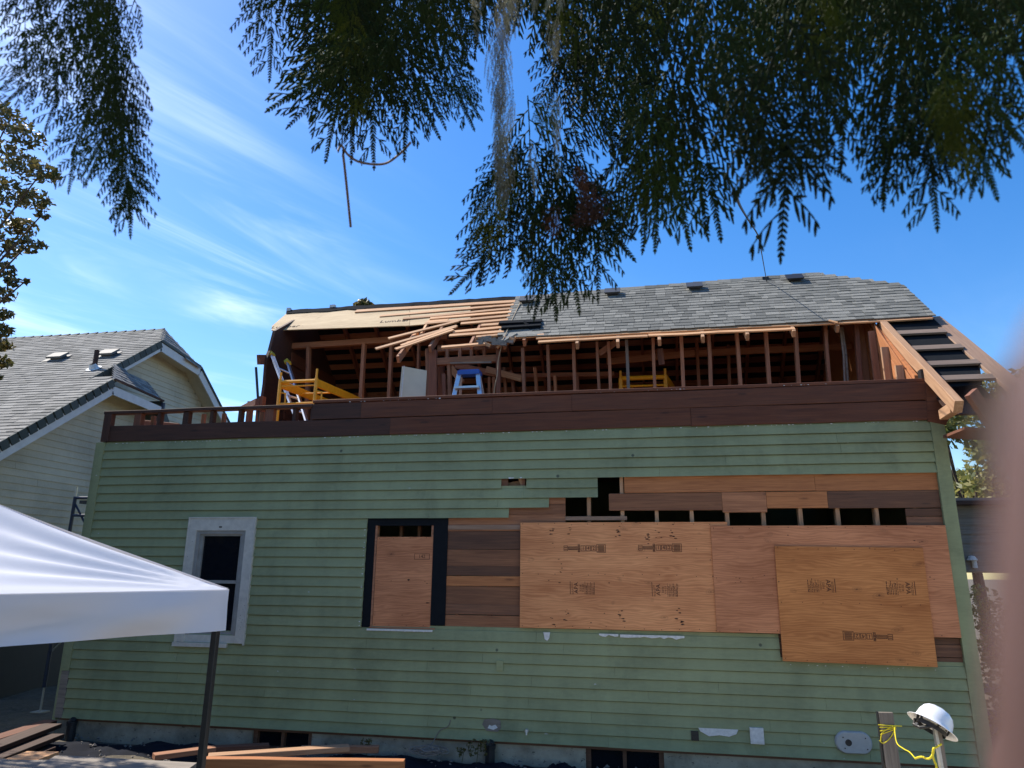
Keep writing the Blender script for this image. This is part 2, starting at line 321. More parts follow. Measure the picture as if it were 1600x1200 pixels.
def leaf_mat(name, a, bcol, rough=0.5, trans=0.25, spec=0.5):
    m, t, b = newmat(name); at_ = N(t, 'ShaderNodeAttribute'); at_.attribute_name = 'tone'
    c = ramp(t, at_.outputs['Fac'], [(0.0, a), (1.0, bcol)]); L(t, c, b.inputs['Base Color']); b.inputs['Roughness'].default_value = rough; b.inputs['Specular IOR Level'].default_value = spec
    if trans:
        tr = N(t, 'ShaderNodeBsdfTranslucent'); L(t, c, tr.inputs[0]); ms = N(t, 'ShaderNodeMixShader'); ms.inputs[0].default_value = trans
        o = [n for n in t.nodes if n.type == 'OUTPUT_MATERIAL'][0]; L(t, b.outputs[0], ms.inputs[1]); L(t, tr.outputs[0], ms.inputs[2]); L(t, ms.outputs[0], o.inputs[0])
    return m
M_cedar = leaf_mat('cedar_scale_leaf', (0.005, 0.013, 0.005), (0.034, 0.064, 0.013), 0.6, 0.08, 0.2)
M_cedarGlint = leaf_mat('cedar_painted_glint', (0.30, 0.31, 0.24), (0.75, 0.75, 0.64), 0.4, 0.45, 0.6)  # pale copy of the cedar leaf, sun glint put into its colour
M_cedarY = leaf_mat('cedar_painted_sun', (0.06, 0.10, 0.01), (0.19, 0.22, 0.03), 0.5, 0.5, 0.3)  # lit copy of the cedar leaf, sunlight put into the brighter yellow-green
M_brown = leaf_mat('dead_cedar_leaf', (0.05, 0.018, 0.010), (0.12, 0.045, 0.022), 0.8, 0.1)
M_leaf = leaf_mat('broad_leaf', (0.05, 0.065, 0.016), (0.20, 0.15, 0.045), 0.5, 0.3)
M_leafy = leaf_mat('sunny_leaf', (0.09, 0.12, 0.03), (0.34, 0.30, 0.09), 0.5, 0.45)
M_bark = flat('bark', (0.075, 0.05, 0.036), 0.95, nz=0.35, nscale=20, bmp=0.8)
M_twig = flat('twig_bark', (0.16, 0.10, 0.07), 0.7, nz=0.2, nscale=60)
def fabric_mat():
    m, t, b = newmat('white_canopy_fabric'); b.inputs['Base Color'].default_value = (0.70, 0.71, 0.76, 1); b.inputs['Roughness'].default_value = 0.95; b.inputs['Specular IOR Level'].default_value = 0.15
    v = coords(t); n = noise(t, v, 3.5, 4, 0.55, 0.6, (1, 1, 1)); bump(t, b, n, 0.12, 0.03)
    tr = N(t, 'ShaderNodeBsdfTranslucent'); tr.inputs[0].default_value = (0.72, 0.70, 0.76, 1); ms = N(t, 'ShaderNodeMixShader'); ms.inputs[0].default_value = 0.22
    o = [x for x in t.nodes if x.type == 'OUTPUT_MATERIAL'][0]; L(t, b.outputs[0], ms.inputs[1]); L(t, tr.outputs[0], ms.inputs[2]); L(t, ms.outputs[0], o.inputs[0]); return m
M_fabric = fabric_mat()
def skin_mat():
    m, t, b = newmat('skin'); v = coords(t); n = noise(t, v, 60, 4); L(t, ramp(t, n, [(0.3, (0.110, 0.062, 0.056)), (0.7, (0.135, 0.078, 0.070))]), b.inputs['Base Color'])
    b.inputs['Roughness'].default_value = 0.55; b.inputs['Subsurface Weight'].default_value = 0.1; b.inputs['Subsurface Radius'].default_value = (0.004, 0.002, 0.001); return m
M_skin = skin_mat()
#@@STRUCT
# ------------------------------------------------------------------ ground
def build_ground():
    mb = MB(); xs = [-400,-120,-50,-25] + [ -16+0.4*i for i in range(76)] + [25,50,120,400]; ys = [-300,-80,-30,-15] + [-10+0.4*i for i in range(46)] + [14,25,60,150,500]
    vs = []
    for y in ys:
        for x in xs:
            z = 0.0
            if -14 < x < 13 and -9.5 < y < 7: z = 0.035*math.sin(x*2.1+y)*math.cos(y*3.3-x) + random.uniform(-0.012, 0.012)
            if y < -6.5: z += min(0.55, (-6.5-y)*0.22)
            vs.append((x, y, z - 0.02))
    n = len(xs); fs = [(j*n+i, j*n+i+1, (j+1)*n+i+1, (j+1)*n+i) for j in range(len(ys)-1) for i in range(n-1)]
    mb.add(vs, fs); obj('ground', mb, M_dirt, kind='structure', smooth=True)
build_ground()
mb = MB(); mb.box((-1.6, -7.2, -0.1), (9.5, -1.35, 0.075)); mb.box((-1.6,-1.345,-0.1),(9.5,-1.25,0.14)); obj('bounce_slab', mb, M_bounce, kind='structure')  # pale slab added to bounce warm sunlight onto the right of the wall
# ------------------------------------------------------------------ the green house
XL, XR = -7.55, 3.2
house = thing('green_house', 'sage green house being torn down, open roof framing above and plywood over its openings', 'house', (-2.1, 0, 0))
ZB, ZP = 0.23, 0.12     # lap lines at 0.23 + 0.12 k
mb = MB()
def rowspans(k):
    sp = [(XL, XR)]
    def cut(a, b):
        nonlocal sp; o = []
        for s, e in sp:
            if b <= s or a >= e: o.append((s, e)); continue
            if a > s: o.append((s, a))
            if b < e: o.append((b, e))
        sp = o
    if 10 <= k <= 20: cut(-3.54, XR)
    if k in (8, 9): cut(1.36, XR)
    if k == 21: cut(-1.70, XR)
    if k == 22: cut(-1.20, XR)
    if k in (23, 24): cut(-0.60, XR)
    if k == 24: cut(-1.80, -1.48)
    z = ZB + ZP*(k+0.5)
    if 1.25 < z < 2.72: cut(-5.98, -5.16)
    return sp
for k in range(30):
    z0 = ZB + ZP*k; z1 = z0 + ZP + (0.035 if k < 29 else 0.01)
    for s, e in rowspans(k):
        # random board joints along the course
        xs = [s]; x = s + random.uniform(0.8, 4.2)
        while x < e - 0.5: xs.append(x); x += random.uniform(1.8, 4.5)
        xs.append(e)
        for a, b in zip(xs, xs[1:]):
            tone = random.random(); g = 0.0022; n = max(1, int((b-a)/0.8)); 
            for i in range(n):
                a0 = a + (b-a)*i/n + (g if i == 0 and a != s else 0); b0 = a + (b-a)*(i+1)/n
                if i == 0: za = z0 + random.uniform(-0.002, 0.002)
                zb2 = z0 + random.uniform(-0.002, 0.002)
                zc = z0 + ZP - 0.009; last = k == 29
                mb.add([(a0,-0.032,za),(b0,-0.032,zb2),(b0,-0.012,zc),(a0,-0.012,zc),(a0,-0.0015,zc+.001),(b0,-0.0015,zc+.001),(b0,-0.0005,z1),(a0,-0.0005,z1),(a0,-0.025,za),(b0,-0.025,zb2),(b0,-0.0004,zc),(a0,-0.0004,zc)],
                       [(0,1,2,3),(3,2,5,4),(4,5,6,7),(8,9,1,0)] + ([(0,3,11,8)] if i == 0 else []) + ([(1,9,10,2)] if i == n-1 else []), tone); za = zb2
obj('lap_siding', mb, M_green, house)
mb = MB(); mb.box((-7.66, -0.034, 0.80), (-7.552, 0.02, 3.83)); mb.box((-7.70, -0.02, 0.20), (-7.6605, 0.10, 3.83)); obj('corner_board', mb, M_green, house)
mb = MB(); mb.box((-7.66, -0.030, 0.23), (-7.552, 0.02, 0.797)); obj('corner_board', mb, M_weath, house, label='bare grey weathered foot of the left corner board')
mb = MB(); mb.box((3.202, -0.034, 0.20), (3.345, 0.02, 3.83)); obj('corner_board', mb, M_green, house)
# sheathed side and rear walls
mb = MB(); mb.box((-7.66, 0.1, 0.2), (-7.6, 5.7, 3.8)); mb.box((3.28, 0.021, 0.2), (3.34, 5.7, 3.84)); mb.box((-7.6, 5.6, 0.2), (3.28, 5.7, 4.1)); obj('side_wall', mb, M_green, house)
# plank sheathing behind the siding, leaving the open bays open
def shb(x0, x1, z0, z1, mat=M_sheath, y=0.004, name='sheathing_board'):
    return wood(name, ((x0), y+0.011, (z0+z1)/2), ((x1), y+0.011, (z0+z1)/2), 0.021, abs(z1-z0)-0.003, mat, house)
for a, b, m in ((2.79,2.59,M_sheath),(2.59,2.37,M_decay),(2.37,2.17,M_sheath),(2.17,2.055,M_decay),(2.055,1.935,M_orange),(1.935,1.72,M_sheath),(1.72,1.60,M_decay),(1.60,1.44,M_sheath)):
    shb(-2.50, -1.0, b, a, m)
shb(-2.48, -1.56, 2.605, 2.665, M_lookout2, y=-0.002)
shb(-1.72, -1.0, 2.79, 2.915, M_sheath); shb(-1.2, -1.0, 2.915, 3.05, M_sheath)
shb(-1.0, -0.26, 2.715, 2.765, M_lookout2, y=-0.001)
shb(-0.28, 1.9, 3.04, 3.26, M_orange); shb(1.903, 3.2, 3.04, 3.26, M_orange)
shb(-0.28, 3.2, 3.262, 3.30, M_decay, y=0.001)
shb(-0.47, 0.85, 2.83, 3.037, M_sheath); shb(0.853, 1.35, 2.80, 3.037, M_sheath); shb(1.353, 2.02, 2.845, 3.037, M_orange); shb(2.023, 3.2, 2.84, 3.037, M_decay); shb(2.83, 3.2, 2.75, 2.835, M_decay); shb(2.83, 3.2, 2.60, 2.747, M_decay)
shb(-1.2, 3.2, 1.40, 1.47, M_decay)
for a, b in ((1.12, 1.27), (1.273, 1.40), (1.47, 1.62)): shb(1.3, 3.2, a, b, M_decay, y=0.002)
for z in (1.62, 1.84, 2.06, 2.28, 2.50): shb(-1.0, 3.2, z+0.003, z+0.217 if z < 2.4 else 2.62, M_decay, y=0.006)
# sheathing behind the intact siding keeps the room dark
mb = MB()
for x0, x1, z0, z1 in ((-7.6,-5.98,0.2,3.8),(-5.98,-5.16,0.2,1.25),(-5.98,-5.16,2.72,3.8),(-5.16,-3.54,0.2,3.8),(-3.54,-1.72,2.80,3.8),(-3.54,3.25,0.2,1.10),(-3.54,1.3,1.10,1.42),(-1.72,-0.62,3.27,3.8),(-0.62,3.25,3.31,3.8)):
    mb.box((x0, 0.002, z0), (x1, 0.02, z1))
mb.box((-1.72, 0.002, 2.92), (-1.205, 0.02, 3.08)); mb.box((-1.72,0.002,3.08),(-0.62,0.02,3.10)); mb.box((-1.46,0.002,3.10),(-0.62,0.02,3.27))
obj('inner_sheathing', mb, M_decay, house)
# studs in the ground floor wall
for i in range(-7, 10):
    x = -0.72 + 0.4064*i
    if x < -2.35 or x > 3.1: continue
    wood('stud', (x, 0.075, 0.3), (x, 0.075, 3.75), 0.045, 0.10, M_fresh if i > -2 else M_mid, house, up=(0,-1,0))
for x in (-3.2, -2.95, -2.72): wood('stud', (x, 0.35, 0.3), (x, 0.35, 3.7), 0.04, 0.09, M_mid, house, up=(0,-1,0))
wood('stud', (-1.50, 0.07, 3.06), (-1.60, 0.07, 3.30), 0.04, 0.09, M_fresh, house, up=(0,-1,0)); wood('blocking', (-1.85, 0.10, 3.13), (-1.42, 0.10, 3.2), 0.04, 0.09, M_fresh, house)
# torn window hole on the left of the big opening: tar paper jambs
mb = MB()
for x0, x1, z0, z1 in ((-3.54,-3.43,1.43,2.80),(-2.66,-2.475,1.47,2.795),(-3.43,-2.66,2.725,2.795)): mb.box((x0, -0.006, z0), (x1, 0.012, z1))
mb.box((-3.45,-0.004,2.66),(-2.64,0.06,2.724))
obj('tar_paper', mb, M_black, house)
mb = MB(); mb.box((-3.435, -0.004, 1.44), (-3.405, 0.08, 2.66)); mb.box((-2.69, 0.0, 1.44), (-2.662, 0.08, 2.66)); mb.box((-3.44, -0.012, 1.405), (-2.60, 0.08, 1.438)); obj('window_jamb', mb, M_mid, house)
mb = MB()
for x0, x1, z0 in ((-3.46,-2.62,1.405),):
    mb.box((x0,-0.034,z0-0.01),(x1,-0.0315,z0+0.012))
# paint torn off along the cut edges
def chips(mb, pts, w0=0.01, w1=0.05, y=-0.0325):
    for i in range(len(pts)-1):
        (xa, za), (xb, zb) = pts[i], pts[i+1]; n = max(1, int(math.hypot(xb-xa, zb-za)/0.05))
        for j in range(n):
            if random.random() < 0.5: continue
            x = xa+(xb-xa)*(j+random.random())/n; z = za+(zb-za)*(j+random.random())/n; s = random.uniform(w0, w1)*0.6
            k = 6; ph = random.random()*6; poly = [(x+s*random.uniform(.4,1)*math.cos(ph+a*6.283/k), y-0.001*random.random(), z+s*0.5*random.uniform(.4,1)*math.sin(ph+a*6.283/k)) for a in range(k)]
            mb.prism(poly, (0, 0.0018, 0))
chips(mb, [(-3.56,1.4),(-3.56,2.8)], 0.008, 0.03); chips(mb, [(-3.4,1.40),(-2.6,1.40)], 0.01, 0.05); chips(mb, [(1.4,1.155),(2.95,1.145)], 0.006, 0.025); chips(mb, [(-1.81,3.10),(-1.81,3.24),(-1.46,3.24),(-1.46,3.10)], 0.02, 0.05)
chips(mb, [(-7.4,3.81),(3.1,3.82)], 0.006, 0.03)
def patch(mb, outline, y=-0.0325): mb.prism([(x, y, z) for x, z in outline], (0, 0.0024, 0))
def ragged(x0, x1, ztop, depth, n=14):
    pts = [(x0, ztop), (x1, ztop)]; 
    for i in range(n+1): pts.append((x1+(x0-x1)*i/n, ztop - depth*random.uniform(0.35, 1.0)))
    return pts
patch(mb, ragged(-0.62,-0.40,1.425,0.035,6)); patch(mb, ragged(-0.38,0.34,1.422,0.055,16)); patch(mb, [(-1.27,1.425),(-1.19,1.425),(-1.20,1.36),(-1.225,1.33),(-1.255,1.35)])
patch(mb, [(0.44,0.475),(0.86,0.475),(0.84,0.43),(0.76,0.40),(0.66,0.41),(0.55,0.395),(0.46,0.44)])
obj('peeled_paint', mb, M_chip, house)
# plywood sheets over the big opening ------------------------------------
def text_mesh(s, size, ext=0.0005):
    c = bpy.data.curves.new('t', 'FONT'); c.body = s; c.size = size; c.extrude = ext; c.resolution_u = 2; c.align_x = 'CENTER'; c.align_y = 'CENTER'; c.offset = 0.001
    o = bpy.data.objects.new('t', c); COL.objects.link(o); bpy.context.view_layer.update()
    me = bpy.data.meshes.new_from_object(o.evaluated_get(bpy.context.evaluated_depsgraph_get()))
    v = [tuple(p.co) for p in me.vertices]; f = [tuple(p.vertices) for p in me.polygons]
    bpy.data.objects.remove(o); bpy.data.curves.remove(c); bpy.data.meshes.remove(me); return v, f
TC = {}
def put_text(mb, s, x, z, size, rot=0, sx=1.0, y=0.0):
    if s not in TC: TC[s] = text_mesh(s, 1.0)
    v, f = TC[s]; c, si = math.cos(RD(rot)), math.sin(RD(rot))
    mb.add([(x + (a*sx*c - b*si)*size, y - 0.0008 - 0.0006*(w > 0), z + (a*sx*si + b*c)*size) for a, b, w in v], f)
def frame(mb, x0, x1, z0, z1, y, t=0.005):
    for a, b, c, d in ((x0,x1,z0,z0+t),(x0,x1,z1-t,z1),(x0,x0+t,z0+t,z1-t),(x1-t,x1,z0+t,z1-t)): mb.box((a, y-0.0014, c), (b, y-0.0004, d))
def stamp_bar(mb, x, z, y, flip=1, L=0.52, lead=True):     # the long strip of boxes with 1 4 2
    h = 0.032; X = lambda u: x + flip*u
    fr = lambda u0, u1, hh: frame(mb, min(X(u0), X(u1)), max(X(u0), X(u1)), z-hh, z+hh, y, 0.005)
    fr(0.0, 0.05, 0.030); fr(0.055, 0.165, 0.020); fr(0.17, 0.195, 0.045)
    for i in range(3): mb.box((X(0.062), y-0.0014, z-0.012+i*0.009), (X(0.158), y-0.0004, z-0.008+i*0.009))
    for i in range(5): mb.box((X(0.174), y-0.0014, z-0.036+i*0.015), (X(0.191), y-0.0004, z-0.028+i*0.015))
    for i in range(2): mb.box((X(0.008), y-0.0014, z-0.015+i*0.02), (X(0.042), y-0.0004, z-0.008+i*0.02))
    for i, ch in enumerate('142'):
        u = 0.205 + i*0.062; fr(u, u+0.056, h); put_text(mb, ch, X(u+0.028), z, 0.060, 0 if flip > 0 else 180, 1, y)
    fr(0.392, 0.50, 0.048)
    for i in range(7): mb.box((X(0.402+0.01*random.random()), y-0.0014, z-0.037+i*0.011), (X(0.485), y-0.0004, z-0.031+i*0.011))
def stamp_apa(mb, x, z, y, flip=1):                        # the block of lines read sideways with APA
    r = 90 if flip > 0 else -90; H = 0.27; Wd = 0.145
    X = lambda u: x + flip*u
    mb.box((X(0.0), y-0.0014, z-H*0.27), (X(0.006), y-0.0004, z+H*0.27))
    for u, k, th in ((0.022,0.8,.005),(0.036,0.6,.004),(0.175,0.95,.004),(0.190,0.7,.006),(0.205,0.9,.004),(0.222,0.6,.006),(0.240,0.95,.006),(0.256,0.7,.005),(0.270,0.5,.006),(0.282,0.9,.007)):
        p = z - Wd/2
        while p < z - Wd/2 + Wd*k:
            l = random.uniform(0.01, 0.035); mb.box((X(u), y-0.0014, p), (X(u+th), y-0.0004, min(p+l, z+Wd/2))); p += l + 0.006
    put_text(mb, 'APA', X(0.075), z, 0.066, r, 1.05, y)
    put_text(mb, '32/16', X(0.125), z, 0.032, r, 1.0, y); put_text(mb, '7/16 CD', X(0.155), z, 0.026, r, 1.0, y)
def plug_marks(mb, x, z, y, n=9, w=0.05, h=0.2):
    for i in range(max(2, int(n*.75))):
        a = x + random.uniform(-w, w); b = z + random.uniform(-h/2, h/2); s = random.uniform(0.004, 0.015)
        mb.prism([(a+s*2*math.cos(q)*random.uniform(.5,1), y-0.0014, b+s*0.7*math.sin(q)*random.uniform(.5,1)) for q in (0,1,2,3,4,5)], (0, 0.001, 0))
def sheet(x0, x1, z0, z1, y, mat, label, tilt=0.0, notch=None):
    mb = MB(); cx, cz = (x0+x1)/2, (z0+z1)/2
    mb.box((x0-cx, -0.007, z0-cz), (x1-cx, 0.007, z1-cz))
    m = Matrix.Translation((cx, y, cz)) @ Matrix.Rotation(tilt, 4, 'Y')
    o = link('plywood_sheet', mb.mesh('plywood_sheet'), mat, house, mw=m, label=label); return o, m, cx, cz
def on_sheet(o, m, cx, cz, fn):
    mb = MB(); fn(mb)
    xs_ = [v.co.x for v in o.data.vertices]; zs_ = [v.co.z for v in o.data.vertices]; X0, X1, Z0, Z1 = cx+min(xs_), cx+max(xs_), cz+min(zs_), cz+max(zs_); q_n = X0+.03
    while q_n < X1:
        for z_ in (Z0+.02, (Z0+Z1)/2, Z1-.02):
            c_ = z_+random.uniform(-.012,.012); mb.box((q_n-.004, -.0014, c_-.004), (q_n+.004, -.0004, c_+.004))
        q_n += .203+random.uniform(-.02,.02)
    mb.v = [(a-cx, b-0.0075, c-cz) for a, b, c in mb.v]; link('stamp', mb.mesh('stamp'), M_ink, o, mw=m)
s1 = sheet(-1.55, 0.89, 1.472, 2.69, -0.030, M_ply1, 'large tan plywood sheet with two sets of black stamps')
def f1(mb):
    stamp_bar(mb, -1.02, 2.385, 0); stamp_bar(mb, -0.14, 2.395, 0); stamp_apa(mb, -0.95, 1.93, 0); stamp_apa(mb, 0.0, 1.92, 0)
    for x, z, n, h in ((-0.93,2.60,7,.16),(-0.38,2.58,10,.16),(0.27,2.58,9,.2),(-1.15,2.5,8,.25),(-0.02,2.5,10,.15),(-1.05,2.1,9,.35),(-1.0,1.68,9,.3),(-0.36,1.60,12,.2),(0.30,1.62,12,.22),(-1.15,1.6,6,.2),(0.1,2.55,6,.1)): plug_marks(mb, x, z, 0, n, 0.035, h)
on_sheet(*s1, f1)
s2 = sheet(0.70, 3.195, 1.475, 2.645, -0.047, M_ply2, 'pinkish plywood sheet partly under the orange one')
on_sheet(*s2, lambda mb: [plug_marks(mb, 2.9, 2.45, 0, 3), plug_marks(mb, 0.98, 2.0, 0, 3)])
s3 = sheet(1.38, 2.925, 1.185, 2.41, -0.066, M_ply3, 'orange plywood sheet nailed on top with upside down stamps', tilt=RD(0.5))
def f3(mb):
    stamp_bar(mb, 2.52, 1.47, 0, -1); stamp_apa(mb, 1.99, 1.99, 0, -1); stamp_apa(mb, 2.80, 1.98, 0, -1)
on_sheet(*s3, f3)
s4 = sheet(-3.40, -2.665, 1.445, 2.52, 0.006, M_ply2, 'narrow plywood piece inside the small opening')
on_sheet(*s4, lambda mb: [put_text(mb, '142', -2.80, 2.28, 0.06, 0, 1, 0), frame(mb, -2.90, -2.70, 2.245, 2.315, 0), plug_marks(mb, -3.0, 1.8, 0, 4, 0.3, 0.5)])
# window ---------------------------------------------------------------
win = obj('window', (lambda m: (m.box((-6.045,-0.050,1.20),(-5.93,-0.004,2.76)), m.box((-5.21,-0.050,1.20),(-5.095,-0.004,2.76)), m.box((-5.93,-0.050,2.60),(-5.21,-0.004,2.76)), m)[-1])(MB()), M_white, house)
mb = MB()
for a in ((-6.06,-0.058,1.18,-6.045,-0.004,2.775), (-5.095,-0.058,1.18,-5.08,-0.004,2.775), (-6.045,-0.058,2.76,-5.095,-0.004,2.775)): mb.box(a[:3], a[3:])
obj('drip_edge', mb, M_white, win)
mb = MB(); mb.box((-6.08,-0.06,1.145),(-5.32,-0.002,1.195)); mb.box((-5.93,-0.03,1.196),(-5.21,-0.002,1.29)); obj('sill', mb, M_white, win)
mb = MB(); mb.box((-5.93,-0.035,1.29),(-5.88,0.06,2.60)); mb.box((-5.26,-0.035,1.29),(-5.21,0.06,2.60)); mb.box((-5.88,-0.035,2.555),(-5.26,0.06,2.60))
mb.box((-5.88,-0.01,1.29),(-5.84,0.05,2.555)); mb.box((-5.30,-0.01,1.29),(-5.26,0.05,2.555)); mb.box((-5.84,-0.01,2.53),(-5.30,0.05,2.555)); obj('sash_frame', mb, M_trim2, win)
mb = MB(); mb.box((-5.84,-0.015,1.925),(-5.30,0.04,1.965)); mb.box((-5.84,-0.012,1.29),(-5.30,0.04,1.335)); obj('meeting_rail', mb, M_trim2, win)
for z0, z1 in ((1.966,2.529),(1.336,1.924)): obj('pane', (lambda m: (m.box((-5.84,0.02,z0),(-5.30,0.025,z1)), m)[-1])(MB()), M_glass, win)
mb = MB()
for i in range(16):
    z = random.uniform(1.3, 2.6); x = random.choice((-5.99, -5.15)) + random.uniform(-0.03, 0.03); mb.box((x, -0.0512, z), (x+0.006, -0.0502, z+0.007))
mb.box((-5.60,-0.0525,2.635),(-5.56,-0.0503,2.655)); obj('nail_hole', mb, M_dark, win)
# foundation -------------------------------------------------------------
mb = MB()
def fnd(x0, x1, z0=-0.35, z1=0.228): mb.box((x0, 0.02, z0), (x1, 0.20, z1))
fnd(-7.62, -4.88); fnd(-4.10, -0.80); fnd(0.06, 3.30); fnd(-4.88,-4.10,-0.35,-0.02); fnd(-0.80,0.06,-0.35,-0.12); mb.box((-7.64, 0.0, -0.3), (-7.4, 0.02, 0.20))
obj('foundation', mb, M_conc, house)
for x0, x1, z0 in ((-4.88,-4.10,-0.02),(-0.80,0.06,-0.12)):
    mb = MB(); t = 0.055; z1 = 0.226
    for a, b, c, d in ((x0,x0+t,z0,z1),(x1-t,x1,z0,z1),(x0+t,x1-t,z1-0.04,z1),(x0+t,x1-t,z0,z0+0.04),((x0+x1)/2-0.02,(x0+x1)/2+0.02,z0+0.04,z1-0.04)): mb.box((a,0.045,c),(b,0.13,d))
    w = obj('basement_window', mb, M_decay, house)
    mb = MB(); mb.box((x0+t,0.10,z0+0.04),((x0+x1)/2-0.02,0.105,z1-0.04)); mb.box(((x0+x1)/2+0.02,0.10,z0+0.04),(x1-t,0.105,z1-0.04)); obj('pane', mb, M_glass, w)
# wall fixtures ----------------------------------------------------------
mb = MB(); mb.box((-1.825,-0.042,0.99),(-1.745,-0.02,1.10)); mb.box((-1.79,-0.046,1.035),(-1.78,-0.042,1.05)); obj('outlet_cover', mb, M_green, house)
mb = MB(); mb.box((0.36,-0.045,0.345),(0.44,-0.018,0.44)); mb.box((0.375,-0.055,0.36),(0.425,-0.046,0.41)); obj('outlet_box', mb, M_dark, house)
mb = MB(); mb.box((0.98,-0.055,0.345),(1.12,-0.018,0.505)); mb.box((0.995,-0.060,0.36),(1.105,-0.0555,0.49)); obj('junction_box', mb, M_chip, house)
mb = MB(); mb.tube([(-1.46,-0.02,0.36),(-1.46,-0.07,0.36)], 0.02, 10); mb.tube([(-1.46,-0.065,0.375),(-1.46,-0.075,0.32)], 0.011, 8); obj('hose_bib', mb, M_steel, house)
mb = MB(); patch(mb, [(-1.985,0.40),(-1.96,0.455),(-1.85,0.47),(-1.77,0.45),(-1.765,0.37),(-1.80,0.33),(-1.93,0.335)], -0.0325); obj('worn_patch', mb, M_weath, house)
mb = MB(); patch(mb, [(-1.92,0.365),(-1.90,0.40),(-1.87,0.39),(-1.83,0.405),(-1.80,0.375),(-1.85,0.35)], -0.0355); obj('worn_patch', mb, M_chip, house)
mb = MB(); n = 28
def oval(rx, rz, y): return [(2.02 + (0.075 if math.cos(a) > 0 else -0.075) + (rx-0.075)*math.cos(a), y, 0.405 + rz*math.sin(a)) for a in [2*math.pi*i/n for i in range(n)]]
A = oval(0.185, 0.112, -0.02); B = oval(0.180, 0.108, -0.050); C = oval(0.168, 0.098, -0.062)
mb.add(A+B+C, [(i,(i+1)%n,n+(i+1)%n,n+i) for i in range(n)] + [(n+i,n+(i+1)%n,2*n+(i+1)%n,2*n+i) for i in range(n)] + [tuple(range(2*n,3*n))]); ov = obj('vent_cover', mb, M_plas, house)
mb = MB(); m_ = Matrix.Translation((1.965,-0.063,0.405)) @ Matrix.Rotation(RD(90), 4, 'X'); mb.lathe([(0.0,0.0),(0.030,0.0),(0.034,-0.002),(0.03,0.003)], n=16, mat=m_)
for dx_, dz_ in ((-0.05,0.05),(0.17,0.05),(-0.04,-0.055),(0.18,-0.055)): mb.box((1.965+dx_-0.006,-0.064,0.405+dz_-0.006),(1.965+dx_+0.006,-0.062,0.405+dz_+0.006))
obj('vent_hole', mb, M_dark, ov)
for x in (-7.36, -1.88):   # black drain stubs
    mb = MB(); mb.tube([(x,-0.06,-0.1),(x,-0.06,0.16)], 0.055, 12); mb.tube([(x,-0.06,0.155),(x,-0.06,0.20)], [0.062,0.066], 12); mb.tube([(x,-0.06,0.2),(x+0.02,-0.07,0.235)], [0.05,0.035], 10); obj('drain_pipe', mb, M_dark, house)
# rim boards and parapet --------------------------------------------------
zA, zC, zD = 3.835, 4.065, 4.285
cuts = [-7.62, -3.3, 0.55, 3.26]
for a, b in zip(cuts, cuts[1:]): wood('rim_board', (a, -0.012, (zA+zC)/2), (b-0.003, -0.012, (zA+zC)/2), 0.04, zC-zA-0.006, M_bandd if a < -5 else M_band, house)
for a, b, m in ((-4.42,-3.72,M_bandd),(-3.72,-1.93,M_band),(-1.93,-0.9,M_band),(-0.9,3.24,M_band)): wood('rim_board', (a, -0.010, (zC+zD)/2), (b-0.003, -0.010, (zC+zD)/2), 0.04, zD-zC-0.006, m, house)
wood('top_plate', (-7.64, 0.02, 4.262), (-4.42, 0.02, 4.262), 0.11, 0.045, M_bandd, house); wood('top_plate', (-4.42, 0.03, 4.312), (3.24, 0.03, 4.312), 0.12, 0.04, M_band, house)
wood('corner_post', (-7.56, 0.0, 3.84), (-7.56, 0.0, 4.24), 0.12, 0.09, M_bandd, house, up=(0,-1,0))
for px, w in ((216,.11),(249,.05),(291,.09),(331,.05),(375,.05),(421,.12),(460,.05),(488,.05)):
    x = oy(px, 652, 0).x; wood('cripple_stud', (x, 0.03, 4.05), (x, 0.03, 4.24), w, 0.09, M_bandd if w < .1 else M_old, house, up=(0,-1,0))
for px, w in ((229,.06),(308,.05),(340,.05),(401,.07)):
    x = oy(px, 648, 0).x; wood('cripple_stud', (x, 0.16, 4.0), (x, 0.16, 4.235), w, 0.05, M_mid, house, up=(0,-1,0))
mb = MB(); chips(mb, [(-3.9,4.292),(-2.6,4.297)], 0.006, 0.035, -0.0325); chips(mb, [(-0.6,4.302),(0.5,4.302)], 0.006, 0.03, -0.0325); chips(mb, [(1.6,4.30),(2.2,4.30)], 0.006, 0.03, -0.0325); obj('paint_fleck', mb, M_chip, house)
# upper floor deck
mb = MB(); mb.box((-4.40, 0.012, 3.85), (3.22, 0.03, 4.285)); mb.box((-7.5, 0.012, 3.85), (-4.40, 0.03, 4.055)); obj('rim_backing', mb, M_bandd, house)
mb = MB(); mb.box((-7.55, 0.08, 3.86), (3.2, 5.6, 3.90)); mb.box((-7.55,0.08,3.60),(3.2,0.12,3.86)); obj('floor_deck', mb, M_mid, house)
wood('loose_joist', (-7.35, 0.35, 4.16), (-6.75, 0.42, 4.10), 0.05, 0.14, M_mid, house)
